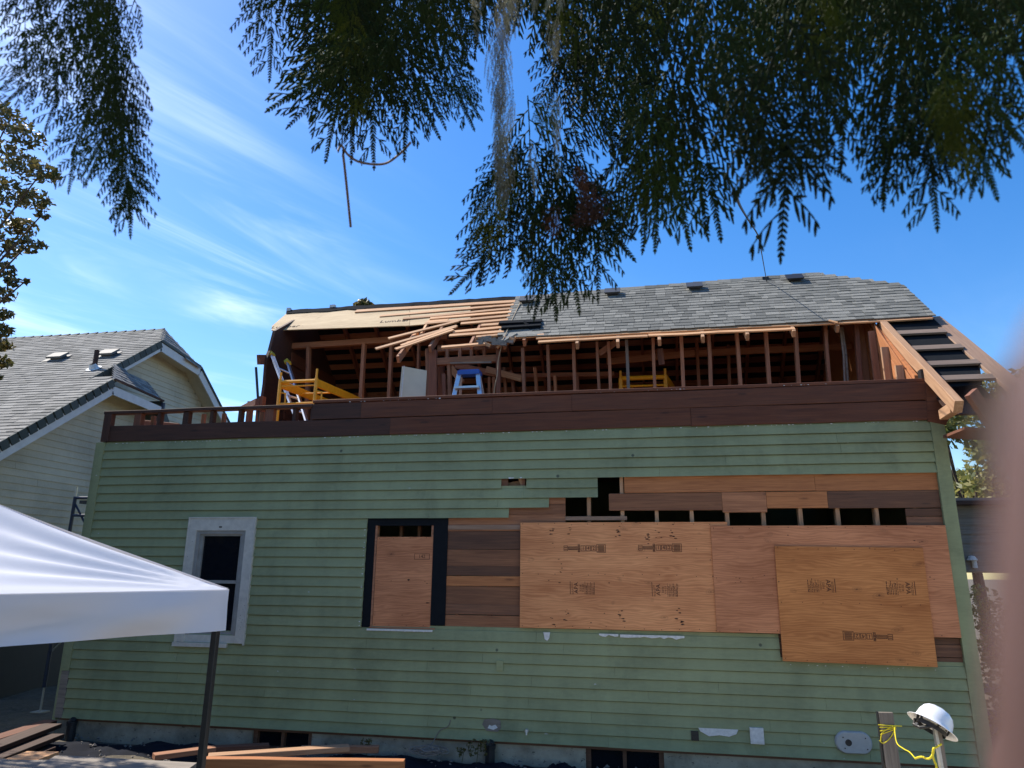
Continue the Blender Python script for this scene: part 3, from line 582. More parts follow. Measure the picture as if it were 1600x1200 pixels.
# roof: one slope plane -----------------------------------------------------
def line_px(a, b, n): return [(a[0]+(b[0]-a[0])*i/n, a[1]+(b[1]-a[1])*i/n) for i in range(n+1)]
R_ = lambda p, o=0.0: rp(p[0], p[1], o)
nrm = Vector((0, -SL, 1)).normalized(); upv = Vector((0, 1, SL)).normalized()
def inpoly(x, v, P):
    c = False; n = len(P)
    for i in range(n):
        (x1, y1), (x2, y2) = P[i], P[(i+1)%n]
        if (y1 > v) != (y2 > v) and x < (x2-x1)*(v-y1)/(y2-y1)+x1: c = not c
    return c
def spans(v, P):
    xs = []
    for i in range(len(P)):
        (x1, y1), (x2, y2) = P[i], P[(i+1)%len(P)]
        if (y1 > v) != (y2 > v): xs.append((x2-x1)*(v-y1)/(y2-y1)+x1)
    xs.sort(); return list(zip(xs[::2], xs[1::2]))
def shingles(P3, O, U, V, Nn, expo, mat, parent, name, wmin=0.09, wmax=0.24, th=0.012, jag=0.0):
    P = [((p-O).dot(U), (p-O).dot(V)) for p in P3]; vmin = min(p[1] for p in P); vmax = max(p[1] for p in P)
    mb = MB(); v = vmin; row = 0
    while v < vmax:
        for s, e in spans(min(v+expo*0.5, vmax-1e-4), P):
            x = s + (random.uniform(-jag, jag)); 
            while x < e - 0.01:
                w = min(random.uniform(wmin, wmax), e-x); t = random.random()**1.1; h = th + random.uniform(-0.003, 0.004); lo = v + random.choice((0, 0, 0, 0.012)) 
                a = x + 0.002; b = x + w - 0.002
                q = [(a,lo,h),(b,lo,h),(b,v+expo*1.3,0.003),(a,v+expo*1.3,0.003),(a,lo,0.0),(b,lo,0.0)]
                mb.add([O+U*p[0]+V*p[1]+Nn*p[2] for p in q], [(0,1,2,3),(4,5,1,0),(4,0,3),(1,5,2)], t); x += w
        v += expo; row += 1
    return obj(name, mb, mat, parent)
U = Vector((1,0,0))
# shingled part outline in the photo
rid_l, rid_r = (806,465.5), (1278,427.5)
shp = [(1462,493), (1412,445), rid_r, rid_l, (778,524), (835,526), (1100,510.5)]
P3 = [R_(p, 0.028) for p in shp]
O = R_((800,500), 0.028)
roof = obj('roof_deck', (lambda m: (m.prism([R_(p, 0.022) for p in [(1459,496), (1409,447), (1276,430), (806,468), (784,521), (835,523), (1100,508)]], -nrm*0.018), m)[-1])(MB()), M_mid, house)
shingles(P3, O, U, upv, nrm, 0.118, M_shing, roof, 'shingles', jag=0.03)
# ridge caps
mb = MB(); a = R_(rid_l, 0.03); b = R_(rid_r, 0.03); n = int((b-a).length/0.2)
for i in range(n):
    p = a.lerp(b, i/n); q = a.lerp(b, (i+1.15)/n); t = random.random(); up = Vector((0,0,0.004*(i % 2)))
    mb.add([p+up+nrm*0.012-upv*0.10, q+up+nrm*0.004-upv*0.10, q+up+Vector((0,0,0.02)), p+up+Vector((0,0,0.032)), p+up+Vector((0,0.1,-0.06)), q+up+Vector((0,0.1,-0.065))], [(0,1,2,3),(3,2,5,4)], t)
obj('ridge_cap', mb, M_shing, roof)
hr = R_(rid_r, 0.03); hf = R_((1412,445), 0.03); back = Vector((hf.x, 2*hr.y-hf.y, hf.z)); mb = MB()
mb.prism([hr, hf, back], Vector((-0.02,0,-0.03))); obj('hip_end', mb, M_shing, roof)
# rear slope (its underside shows) -----------------------------------------
rl = R_((452,487), 0); yr = 2.80; zr = hr.z - 0.02
def rear(x, d, off=0.0): return Vector((x, yr + d, zr - SL*d + off))
mb = MB(); mb.prism([rear(-6.30,0.10,0.03), rear(2.75,0.10,0.03), rear(3.9,0.95,0.03), rear(3.9,3.5,0.03), rear(-6.30,3.5,0.03)], (0,0,0.02)); obj('rear_roof', mb, M_black, house)
d = 0.17; k = 0
while d < 3.45:
    wood('rear_skip_board', rear(-6.3, d), rear(3.7 if d > .7 else 2.9, d+random.uniform(-.01,.01)), 0.115, 0.02, M_mid if k % 3 else M_old, house, up=(0, SL, 1)); d += 0.175; k += 1
for i in range(16):
    x = -6.1 + 0.61*i; wood('rafter', rear(x, 0.03, -0.09), rear(x, 3.5, -0.09), 0.045, 0.12, M_old, house, up=(0, SL, 1))
# ridge plywood and black paper on the stripped left part
mb = MB(); mb.prism([R_(p, 0.02) for p in ((424,516),(425,509),(452,486),(640,473.5),(640,508.5))], -nrm*0.015); o = obj('ridge_plywood', mb, M_ply4, house, label='pale new plywood strip under the ridge on the stripped left roof')
mb = MB(); mb.prism([R_(p, 0.02) for p in ((640.5,508.5),(640.5,473.5),(735,468),(735,500))], -nrm*0.015); obj('ridge_plywood', mb, M_ply4, house)
mb = MB(); 
for p, s in (((446,510.5),1),((617,501.5),1)):
    c = R_(p, 0.0225); 
    if 'Lmbr' not in TC: TC['Lmbr'] = text_mesh('Lumber', 1.0)
    v, f = TC['Lmbr']; mb.add([c + U*(a*0.17) + upv*(b*0.15) + nrm*(w*2) for a, b, w in v], f)
obj('marker_writing', mb, M_ink, o)
mb = MB(); q = line_px((447,486.5), (806,465), 34); top = []; bot = []
for i, p in enumerate(q):
    top.append(R_(p, 0.035) + Vector((0, 0.02, 0.028+random.uniform(-.008,.008)))); bot.append(R_((p[0], p[1]+3.6+random.uniform(-1.0,1.0)), 0.03))
for i in range(len(q)-1): mb.prism([bot[i], bot[i+1], top[i+1], top[i]], nrm*0.008)
obj('ridge_paper', mb, M_black, house)
mb = MB(); c = R_((452,484), 0.06); mb.box(c-Vector((.04,.03,.03)), c+Vector((.03,.03,.03))); c = R_((520,480), 0.05); mb.box(c-Vector((.05,.03,.01)), c+Vector((.05,.03,.04))); obj('torn_flashing', mb, M_chip, house)
# skip sheathing exposed on the middle ---------------------------------------
for i, (xl, yl, xr, yr_) in enumerate(((556,487,805,471),(594,494,803,476.5),(630,498.5,801,482),(672,498,799,487.5),(664,505.5,797,493.5),(720,506,794,499.5),(752,508.5,792,505.5),
        (708,519,786,511.5),(702,524.5,788,518),(668,503,700,500.5))):
    wood('skip_board', R_((xl,yl),0.03), R_((xr,yr_),0.03), 0.088 if i else 0.12, 0.022, M_skip, house, up=(0,-SL,1))
for xl, yl, xr, yr_ in ((607,529,716,502),(587,545,714,509.5),(627,540,712,511),(618,545.5,708,515.5)):   # broken boards hanging askew
    wood('skip_board', R_((xl,yl),0.10), R_((xr,yr_),0.06), 0.075, 0.022, M_skip, house, up=(0,-SL,1))
for xl, yl, xr, yr_ in ((690,543,758,537),(790,524,846,521),(786,528,850,524),(744,527,778,524)):
    wood('skip_board', R_((xl,yl),0.02), R_((xr,yr_),0.02), 0.07, 0.03, M_skip, house, up=(0,-SL,1))
# two lit boards along the eave cut
wood('eave_board', R_((838,528.5),0.0), R_((1100,514.5),0.0), 0.075, 0.022, M_skip, house, up=(0,-SL,1)); wood('eave_board', R_((1100,514.3),0.0), R_((1456,497.5),0.0), 0.075, 0.022, M_skip, house, up=(0,-SL,1))
wood('eave_board', R_((841,534.5),-0.01), R_((1012,525),-0.01), 0.07, 0.022, M_skip, house, up=(0,-SL,1)); wood('eave_board', R_((1013,524.5),-0.01), R_((1242,513.5),-0.01), 0.07, 0.022, M_skip, house, up=(0,-SL,1))
wood('loose_board', R_((1296,501),0.05), R_((1310,504.5),0.05), 0.05, 0.022, M_skip, house)
# shingles rolled up over the tear, broken debris
mb = MB()
for a, b, r in (((780,505),(846,502),0.05),((784,512),(845,508),0.035)):
    mb.beam(R_(a,0.06), R_(b,0.06), 0.16, 0.02, up=(0,-SL,1)); mb.beam(R_(a,0.09), R_(b,0.08), 0.10, 0.02, up=(0.2,-SL,1.6))
mb.beam(R_((822,503),0.09), R_((832,515),0.03), 0.10, 0.02); mb.beam(R_((829,514),0.03), R_((845,513),0.03), 0.07, 0.015); obj('torn_shingles', mb, M_black, roof)
mb = MB(); mb.beam(R_((790,519),0.03), R_((832,517),0.03), 0.12, 0.015, up=(0,-SL,1), tone=.9); mb.beam(R_((786,524),0.04), R_((850,520),0.03), 0.10, 0.015, up=(0,-SL,1), tone=1); mb.beam(R_((780,536),0.02), R_((806,521),0.05), 0.07, 0.03, up=(0,-SL,1), tone=1); obj('torn_shingles', mb, M_shing, roof)
for k in range(26):
    px = random.uniform(750, 796); py = 533 + random.uniform(-5, 4); c = R_((px,py), random.uniform(-.03,.05)); a = random.random()*6
    if k % 3 == 0: wood('debris', c, c+Vector((math.cos(a)*.12, math.sin(a)*.05, -.05)), 0.03, 0.05, M_skip, house)
mb = MB()
for k in range(60):
    c = R_((random.uniform(746,800), 532+random.uniform(-5,6)), random.uniform(-.05,.05)); s = random.uniform(.01,.03); mb.box(c-Vector((s*1.6,s,s)), c+Vector((s*1.6,s,s)))
obj('debris', mb, M_weath, house)
# front rafters seen cut off below the eave
for px, py in ((902,541),(965,539),(1031,535),(1099,531),(1168,527),(1241,522),(1309,514)):
    b = R_((px,py), -0.075); t = (yr-0.05-b.y)/upv.y; wood('rafter', b, b+upv*t, 0.045, 0.10, M_fresh, house, up=(0,-SL,1))
for px, py, l in ((622,562,0.9),(672,546,0.85),(736,541,1.0),(788,541,0.8),(819,536,0.8),(650,500,0.3)):
    b = R_((px,py), -0.06); t = l if l > .5 else .7; wood('rafter', b, b+upv*max(.4,t), 0.045, 0.11, M_mid, house, up=(0,-SL,1))
wood('rafter_stub', R_((634,545),-0.03), R_((652,522),-0.03), 0.05, 0.10, M_skip, house, up=(0,-SL,1)); wood('rafter_stub', R_((655,529),-0.0), R_((668,506),-0.0), 0.04, 0.05, M_skip, house, up=(0,-SL,1))
# stud wall under the roof cut -----------------------------------------------
YW = 1.42
def vst(xb, yb, xt, yt, w=0.042, mat=M_mid, y=YW, name='stud', dpt=0.09): 
    b = oy(xb, yb, y); t = oy(xt, yt, y); b2 = b + (b-t)*max(0.0, (b.z-3.92)/(t.z-b.z)); return wood(name, b2, t, w, dpt, mat, house, up=(0,-1,0))
for xb, xt, yt, w, m in ((858,856,540,.045,M_mid),(898,896,537,.045,M_mid),(954,951,535,.045,M_mid),(1023,1020,529,.045,M_mid),(1068,1064,527,.05,M_mid),(1111,1107,524,.05,M_mid),(1157,1151,521,.05,M_mid),(1202,1196,517,.05,M_mid),(1248,1242,514,.05,M_mid),(1296,1289,510,.045,M_mid),(1345,1337,506,.055,M_old),(1385,1374,504,.05,M_old)):
    vst(xb, 605, xt, yt, w, m)
vst(982, 605, 979, 532, .045, M_chip and M_weath)
o = vst(935+0, 582, 933, 535, .04); 
wood('header', oy(936,553,YW+.05), oy(962,535,YW+.05), 0.045, 0.09, M_mid, house)
for xb, xt, yt, y, m in ((838,836,575,2.0,M_mid),(868,867,588,2.0,M_mid),(903,902,586,2.0,M_old),(1092,1088,530,2.2,M_old),(1364,1356,508,1.9,M_old),(790,788,575,2.1,M_mid),(802,799,580,2.1,M_old),(1140,1138,540,2.3,M_old)): vst(xb, 605, xt, yt, .045, m, y)
for xb, xt in ((1320,1313),(1325,1316)):
    a = oy(xb, 600, 1.5); b = oy(xt, 512, 1.5); mb = MB(); mb.tube([a-(b-a)*.8, a, a.lerp(b,.5)+Vector((.015,0,0)), b], 0.016, 8); obj('conduit', mb, M_weath, house)
wood('purlin', oy(948,565,2.15), oy(1085,552,2.15), 0.05, 0.10, M_mid, house); wood('purlin', oy(1060,554,2.2), oy(1330,541,2.2), 0.05, 0.10, M_mid, house)
wood('purlin', oy(784,588,2.25), oy(960,584,2.25), 0.05, 0.07, M_old, house); wood('purlin', oy(760,577,2.0), oy(815,592,1.9), 0.05, 0.10, M_fresh, house)
wood('hanging_board', oy(1031,545,1.5), oy(1034,570,1.5), 0.09, 0.03, M_old, house)
# middle opening framing
for px0, w, m, yt in ((668,.05,M_mid,546),(676,.13,M_old,548),(694,.05,M_old,585),(737+3,.05,M_mid,0)):
    if yt: vst(px0+1, 618, px0-1+1, yt, w, m, 1.3)
vst(703, 615, 702, 570, .05, M_mid, 1.35); vst(819, 605, 817, 545, .045, M_mid, 1.35); vst(779, 612, 779, 543, .06, M_old, 1.3); vst(690, 617, 689, 572, .10, M_old, 1.6)
wood('header', oy(680,566.5,1.33), oy(781,560,1.33), 0.09, 0.11, M_mid, house); wood('header', oy(684,545,1.5), oy(784,540,1.5), 0.05, 0.10, M_mid, house)
for px0 in (699,719,737,757): vst(px0, 563, px0, 541, .045, M_mid, 1.45, dpt=.05) if False else wood('cripple_stud', oy(px0,562,1.45), oy(px0,543,1.45), 0.045, 0.06, M_mid, house, up=(0,-1,0))
wood('sill_board', oy(704,568,1.25), oy(768,566.5,1.25), 0.05, 0.02, M_weath, house)
wood('brace', oy(702,571,2.0), oy(722,598,2.0), 0.05, 0.10, M_fresh, house); wood('brace', oy(712,571,2.2), oy(782,586,2.0), 0.05, 0.10, M_mid, house)
for px0 in (765,772): vst(px0, 608, px0, 590, .04, M_mid, 2.0)
# left bay: purlin on posts
wood('purlin', oy(449,541.5,2.3), oy(615,531.5,2.3), 0.09, 0.10, M_mid, house); wood('purlin', oy(615,531.5,2.3), oy(700,526,2.3), 0.09, 0.10, M_old, house)
for xb, xt, yt, w in ((480,482.5,541,.06),(564,569,536,.06),(608,612,533,.055),(653,655,535,.04)): vst(xb, 625, xt, yt, w, M_mid, 2.28)
wood('post', oy(441,640,2.2), oy(447,530,2.2), 0.12, 0.1, M_bandd, house, up=(0,-1,0))
# left gable end of the upper floor, ragged and dark
XG = -6.12
P = [ox(px_, py_, XG) for px_, py_ in ((426,517),(418,548),(413,560),(410,600),(404,640),(400,662))]
poly = P + [Vector((XG, 2.6, 3.85)), Vector((XG, 5.6, 3.85)), rear(XG, 2.7, -0.03), rear(XG, 0.05, -0.03)]
mb = MB(); mb.prism(poly, (0.05, 0, 0)); obj('gable_wall', mb, M_bandd, house)
for k in range(7):
    z = 4.2 + 0.25*k; y0 = 2.15+0.02*k; wood('gable_board', (XG+0.06, y0, z), (XG+0.06, min(5.4, yr+(zr-z)/SL-0.1), z), 0.02, 0.22, M_band, house)
mb = MB(); a = oy(412,650,1.3); 
wood('broken_rafter', ox(404,562,XG-.02), ox(418,562,XG-.02), 0.06, 0.16, M_old, house); wood('loose_post', oy(378,640,0.9), oy(402,628,0.6), 0.06, 0.10, M_old, house); wood('loose_post', oy(388,668,0.8), oy(392,628,0.8), 0.06, 0.10, M_old, house, up=(0,-1,0)); wood('loose_post', oy(405,665,1.0), oy(409,620,1.0), 0.10, 0.10, M_old, house, up=(0,-1,0))
mb = MB(); mb.tube([oy(406,668,0.9), oy(400,574,0.9)], 0.02, 8); obj('vent_pipe', mb, M_dark, house)
# right gable end ---------------------------------------------------------
XE = 3.25
ra = ox(1378,507,XE); rb = ox(1446,588,XE); rc = ox(1492,630,XE)
wood('gable_rafter', ra, rc + (rc-rb)*0.12, 0.09, 0.14, M_fresh, house, up=(0,-SL,1), label='sunlit bottom rafter at the right gable end')
mb = MB(); c = ox(1444,586,XE-.02); mb.box(c-Vector((.05,.05,.07)), c+Vector((.04,.05,.06))); obj('rafter_pocket', mb, M_dark, house)
wood('rafter_tail', ox(1474,648,XE), ox(1491,637,XE), 0.09, 0.11, M_fresh, house)
# inside face of the gable: diagonal boards and studs, lit by the sun
mb = MB(); zt = lambda y: 5.55 + SL*(y-1.3) - 0.12
mb.prism([(3.15,0.1,3.85),(3.15,0.1,zt(0.1)),(3.15,yr,zr-.1),(3.15,5.5,4.6),(3.15,5.5,3.85)], (0.04,0,0)); obj('gable_sheathing', mb, M_orange, house)
for k in range(16):
    y0 = -1.4 + 0.17*k; a = Vector((3.135, max(y0, 0.12), 3.9 + (max(y0,0.12)-y0)*1.0)); L_ = 0
    e = Vector((3.135, y0+2.2, 3.9+2.2)); 
    # clip to under the rafter
    for s_ in range(60):
        p = a.lerp(e, s_/60)
        if p.z > zt(p.y)-0.02: break
        L_ = s_/60
    if L_ > 0.05: wood('diagonal_board', a, a.lerp(e, L_), 0.015, 0.155, M_orange, house, up=(0,-1,1))
for y in (0.35, 0.78, 1.2, 1.65): wood('stud', (3.08, y, 3.9), (3.08, y, zt(y)-0.02), 0.045, 0.09, M_fresh if y < 1 else M_mid, house, up=(-1,0,0))
# overhanging ladder of lookouts and barge board
bx_ = 3.97; pa = ox(1457,497,bx_); pb = ox(1532,560,bx_); dirb = (pb-pa).normalized()
barge_end = pa + dirb*((pa.y+0.55)/-dirb.y)
wood('barge_rafter', pa, barge_end, 0.20, 0.05, M_lookout2, house, up=(0,-SL,1))
for (xl, yl), (xr2, yr2) in (((1398,521),(1466,517)),((1424,545),(1486,541)),((1449,569),(1505,567)),((1470,592),(1520,590))):
    a = R_((xl,yl), -0.02); b = R_((xr2,yr2), -0.02); b = a + (b-a)*((3.88-a.x)/(b.x-a.x)); b.y = a.y; b.z = a.z
    wood('lookout', a, b, 0.12, 0.03, M_lookout, house, up=(0,-SL,1))
mb = MB(); mb.prism([Vector((3.30, ra.y, ra.z-0.22)), Vector((3.87, ra.y, ra.z-0.22)), Vector((3.87, -0.35, ra.z-0.22-SL*(ra.y+.35))), Vector((3.30, -0.35, ra.z-0.22-SL*(ra.y+.35)))], nrm*-0.02); obj('soffit', mb, M_bandd, house)
mb = MB(); mb.prism([R_(q, -0.075) for q in ((1368,500),(1456,495),(1530,566),(1535,600),(1458,606))], -nrm*0.012); obj('overhang_board', mb, M_black, house)
mb = MB(); mb.prism([oy(px_, py_, -0.04) for px_, py_ in ((1446,596),(1452,592),(1492,640),(1484,652),(1478,664),(1450,658))], (0,0.03,0)); obj('rim_return', mb, M_band, house)
wood('fascia_end', (3.5, -0.62, 3.82), (4.3, -0.62, 3.66), 0.04, 0.22, M_old, house); wood('fascia_end', (3.38, -0.72, 3.98), (3.6, -0.60, 3.62), 0.06, 0.16, M_old, house)
mb = MB(); mb.beam((3.30,-0.35,3.62),(4.2,-0.3,3.55),0.5,0.03); obj('soffit', mb, M_old, house)
# roof vents
for i, (px, py) in enumerate(((824,472),(957,459.5),(1085,450.5),(1241,438))):
    c = R_((px,py), 0.045); mb = MB(); m = Matrix((U, upv, nrm)).transposed().to_4x4(); m.translation = c
    q = MB(); q.box((-0.12,-0.08,0.03),(0.12,0.10,0.062)); q.box((-0.13,-0.10,0.058),(0.13,0.11,0.072)); q.box((-0.09,-0.05,-0.02),(0.09,0.08,0.03)); q.v = [tuple(m @ Vector(v)) for v in q.v]
    obj('roof_vent', q, M_dark if i == 3 else M_vent, roof)
#@@OBJ
# ------------------------------------------------------------------ neighbouring cream house
nb = thing('cream_house', 'cream sided neighbour house with grey shingle roof, left of the green house', 'house', (-15, 4, 0))
XP, XM = -10.5, -11.1
NS = 0.75; nplane = lambda x, y, o=0.0: Vector((x, y, 5.79 + NS*(y-3.33) + o))
ye = -0.9                                       # near eave
pN = nplane(XP, 3.33); pF = Vector((XP, 4.85, 5.70)); mN = nplane(XM, 5.30); mF = Vector((XM, 6.85, 7.08)); mE = Vector((XM, 9.6, 5.0))
mid_y = (mN.y+mF.y)/2; rid = Vector((XM-0.55, mid_y, mN.z+NS*(mid_y-mN.y)*0.75)); ridL = Vector((-24, mid_y, rid.z))
nn = Vector((0,-NS,1)).normalized(); nu = Vector((0,1,NS)).normalized()
poly = [nplane(XP+0.02, ye), nplane(XP+0.02, 3.36), nplane(XM+0.02, 3.36+0.03), nplane(XM+0.02, 5.33), Vector((rid.x, rid.y-0.02, nplane(0, rid.y).z)), nplane(-24, rid.y), nplane(-24, ye)]
mb = MB(); mb.prism([p - nn*0.03 for p in poly], -nn*0.05); rf = obj('roof', mb, M_shede, nb)
shingles(poly, nplane(-15, 2), U, nu, nn, 0.135, M_shing2, rf, 'shingles', 0.16, 0.34, 0.016)
rz = nplane(0, rid.y).z
mb = MB(); n = 46
for i in range(n):
    xa = rid.x - i*0.27; mb.add([Vector((xa, rid.y-0.12, rz-0.075)), Vector((xa-0.30, rid.y-0.12, rz-0.09)), Vector((xa-0.30, rid.y, rz+0.01)), Vector((xa, rid.y, rz+0.04)), Vector((xa, rid.y+0.12, rz-0.08)), Vector((xa-0.3, rid.y+0.12, rz-0.1))], [(0,3,2,1),(3,4,5,2)], random.random())
obj('ridge_cap', mb, M_shede, rf)
# back slope and hip ends
mb = MB(); mb.prism([rid, mF, mE, Vector((-24, 9.6, 5.0)), Vector((-24, rid.y, rz))], (0,0,-0.04)); mb.prism([Vector((rid.x,rid.y,rz)), mN, mF], (-0.05,0,-0.02))
obj('back_roof', mb, M_shing2, nb)
O2 = mF; V2 = (rid-mF); V2 = (Vector((rid.x, rid.y, rz)) - (mN+mF)/2).normalized(); U2 = (mF-mN).normalized(); N2 = U2.cross(V2).normalized()
shingles([mN+N2*.02, mF+N2*.02, Vector((rid.x,rid.y,rz))+N2*.02], mN+N2*.02, U2, V2, N2, 0.13, M_shing2, rf, 'shingles')
pm = Vector((XM+0.02, 4.05, nplane(0,3.33).z+0.42)); mb = MB(); V3 = (Vector((XM, 4.1, pN.z+0.55))-(pN+pF)/2).normalized(); U3 = (pF-pN).normalized(); N3 = U3.cross(V3).normalized()
shingles([pN, pF, Vector((XM, 4.9, pF.z+.30)), Vector((XM, 3.9, pN.z+0.40))], pN, U3, V3, N3, 0.11, M_shing2, rf, 'shingles')
# rake shingle edge, fascia, for the polylines
def edge(pts, name, w, h, dx, dz, mat, seg=0.0):
    mb = MB()
    for a, b in zip(pts, pts[1:]):
        L0 = (b-a).length; m = max(1, int(L0/seg)) if seg else 1
        for i in range(m):
            p = a.lerp(b, i/m+0.004); q = a.lerp(b, (i+1)/m-0.004 if seg else 1); mb.beam(p+Vector((dx,0,dz)), q+Vector((dx,0,dz)), w, h, up=(0,0,1), tone=random.random())
    return obj(name, mb, mat, nb)
near0 = nplane(XP, ye); nm0 = nplane(XM, 3.36)
edge([near0, pN], 'rake_shingles', 0.03, 0.16, 0.035, -0.075, M_shede, 0.20); edge([nm0, mN], 'rake_shingles', 0.03, 0.16, 0.035, -0.075, M_shede, 0.20)
edge([pN, pF], 'gutter', 0.05, 0.035, 0.04, -0.01, M_bandd)
edge([mN, mF, mE], 'rake_shingles', 0.05, 0.05, 0.03, 0.0, M_shede)
edge([near0, pN, pF], 'fascia', 0.03, 0.17, 0.012, -0.235, M_fascia); edge([nm0, mN, mF, mE], 'fascia', 0.03, 0.20, 0.012, -0.235 if 0 else -0.14, M_fascia)
mb = MB(); mb.tube([pF+Vector((0.02,0.02,-.05)), pF+Vector((0.0,0.05,-.6)), pF+Vector((-.25,0.1,-.9)), Vector((-10.78,4.95,1))], 0.05, 8); obj('downspout', mb, M_navy, nb)
mb = MB(); mb.prism([pF+Vector((0,.02,0)), Vector((XP,4.9,3.9)), Vector((XP-.02,6.3,3.9))], (-0.5,0,0)); obj('lower_roof', mb, M_shede, nb)
# lap sided gable walls
def lapwall(x, y0, y1, z0, top, name='siding', P=0.125, y_lo=None):
    mb = MB(); z = z0
    while z < 7.6:
        ys = [y0 + (y1-y0)*i/60 for i in range(61)]; run = [y for y in ys if top(y) > z+0.02]
        if run:
            a, b = min(run), max(run); ps = [a]; q = a + random.uniform(.5,3.5)
            while q < b-.3: ps.append(q); q += random.uniform(1.2, 3.7)
            ps.append(b)
            for s, e in zip(ps, ps[1:]):
                zt_ = z+P
                mb.add([(x+0.016,s+.0015,z),(x+0.016,e-.0015,z),(x+0.001,e-.0015,zt_),(x+0.001,s+.0015,zt_),(x-.01,s,z),(x-.01,e,z)], [(0,1,2,3),(4,5,1,0)], random.random())
        z += P
    return obj(name, mb, M_cream, nb)
lapwall(XP-0.40, ye+0.3, 4.9, 0.9, lambda y: min(nplane(0,y).z, pN.z)-0.12)
lapwall(XM-0.40, 3.0, 9.5, 3.5, lambda y: (min(nplane(0,y).z, mN.z) if y < mF.y else mF.z - 0.757*(y-mF.y)) - 0.12)
mb = MB(); mb.box((XP-0.43, ye+0.3, -0.2), (XP-0.415, 4.9, 0.9)); obj('foundation', mb, M_dark, nb)
mb = MB(); mb.box((-24, ye+0.3, -0.2), (XP-0.43, 4.9, 3.3)); mb.box((-24, 4.9, -.2), (XM-.43, 9.4, 4.6)); obj('house_core', mb, M_cream, nb)
# soffit under the rakes
mb = MB(); 
for a, b in ((near0,pN),(pN,pF),(nm0,mN),(mN,mF),(mF,mE)): mb.prism([a+Vector((0,0,-.14)), b+Vector((0,0,-.14)), b+Vector((-.41,0,-.14)), a+Vector((-.41,0,-.14))], (0,0,-0.01))
obj('soffit', mb, M_cream, nb)
mb = MB(); mb.box((XP-.40,0.9,1.3),(XP-.37,1.0,2.05)); mb.box((XP-.40,0.98,1.3),(XP-.375,1.6,2.0)); obj('side_window', mb, M_dark, nb)
def np_(px, py, off=0.0):
    d = ray(px, py); z0 = 5.79 - NS*3.33 + off; t = (z0 + NS*CAM.y - CAM.z)/(d.z - NS*d.y); return CAM + d*t
for px, py in ((92,561),(171,556)):
    c = np_(px, py, 0.0); m = Matrix((U, nu, nn)).transposed().to_4x4(); m.translation = c; q = MB(); q.box((-.19,-.14,.07),(.19,.14,.115)); q.box((-.12,-.10,-.02),(.12,.12,.07)); q.box((-.28,-.2,.02),(.2,.2,.028)); q.v = [tuple(m@Vector(v)) for v in q.v]; obj('roof_vent', q, M_vent2, rf)
c = np_(147, 577); mb = MB(); mb.tube([c-Vector((0,0,.05)), c+Vector((0,0,.42))], 0.05, 10); pv = obj('vent_pipe', mb, M_bandd, rf)
mb = MB(); m = Matrix((U, nu, nn)).transposed().to_4x4(); m.translation = c; mb.lathe([(0.16,0.024),(0.10,0.03),(0.06,0.12)], n=14, mat=m); obj('pipe_flashing', mb, M_chip, pv)
# ------------------------------------------------------------------ canopy tent
C1 = Vector((-2.62, -4.50, 1.985)); e1 = Vector((-0.34, -0.94, 0)).normalized(); e2 = Vector((-0.94, 0.34, 0)).normalized(); LN = 2.95
C0 = C1 + e1*LN; C2 = C1 + e2*LN; C3 = C0 + e2*LN; CP = (C0+C2)/2 + Vector((0,0,0.80)); CP.z = 2.79
tent = thing('canopy_tent', 'white pop up canopy with peaked fabric roof on dark metal legs', 'canopy', ((C0+C2)/2 - Vector((0,0,2)))[:2] + (0,) if False else (((C0+C2)/2).x, ((C0+C2)/2).y, 0))
mb = MB(); G = 64
def top_face(a, b):
    vs = []; fs = []
    for i in range(G+1):
        u = i/G
        for j in range(G+1):
            w = j/G; base = a.lerp(b, w); p = base.lerp(CP, u)
            env = 4*w*(1-w)*(1-u); edge_s = math.sin(math.pi*u)
            sag = -0.085*edge_s*(0.45+4*w*(1-w)*.55) 
            dc = min(w, 1-w)*(1-u)                       # tension folds radiate from the corners
            fold = 0.0
            ang = math.atan2(u+1e-6, (w if w < .5 else 1-w)+1e-6); rr = math.hypot(u, min(w, 1-w))
            fold = 0.015*math.sin(ang*17 + (2 if w < .5 else 0.6))*math.exp(-((rr-.28)/.30)**2)*math.sin(min(1,ang/1.0)*math.pi/2)
            p = p + Vector((0,0,sag + fold)); vs.append(p)
    for i in range(G):
        for j in range(G): fs.append((i*(G+1)+j, i*(G+1)+j+1, (i+1)*(G+1)+j+1, (i+1)*(G+1)+j))
    mb.add(vs, fs)
for a, b in ((C0,C1),(C1,C2),(C2,C3),(C3,C0)): top_face(b, a)
obj('roof_fabric', mb, M_fabric, tent, smooth=True)
mb = MB()
for q, (a, b) in enumerate(((C1,C0),(C2,C1),(C3,C2),(C0,C3))):
    nrml = (b-a).cross(Vector((0,0,1))).normalized(); n = 48; m_ = 6; vs = []; fs = []
    if (a-(C0+C2)/2).dot(nrml) < 0: nrml = -nrml
    for i in range(n+1):
        t_ = i/n
        for j in range(m_+1):
            s_ = j/m_; wv = (0.050*math.sin(t_*9+q+2.2*s_)+0.022*math.sin(t_*21-5*s_+q))*s_*min(1, 8*min(t_,1-t_)+.15)
            p = a.lerp(b, t_) + nrml*(0.004+wv) + Vector((0,0,-0.245*s_ + 0.012*math.sin(math.pi*t_)*0 - 0.012*math.sin(t_*math.pi)*(1-s_)*0)); vs.append(p)
    for i in range(n):
        for j in range(m_): fs.append((i*(m_+1)+j, (i+1)*(m_+1)+j, (i+1)*(m_+1)+j+1, i*(m_+1)+j+1))
    mb.add(vs, fs)
obj('valance', mb, M_fabric, tent, smooth=True)
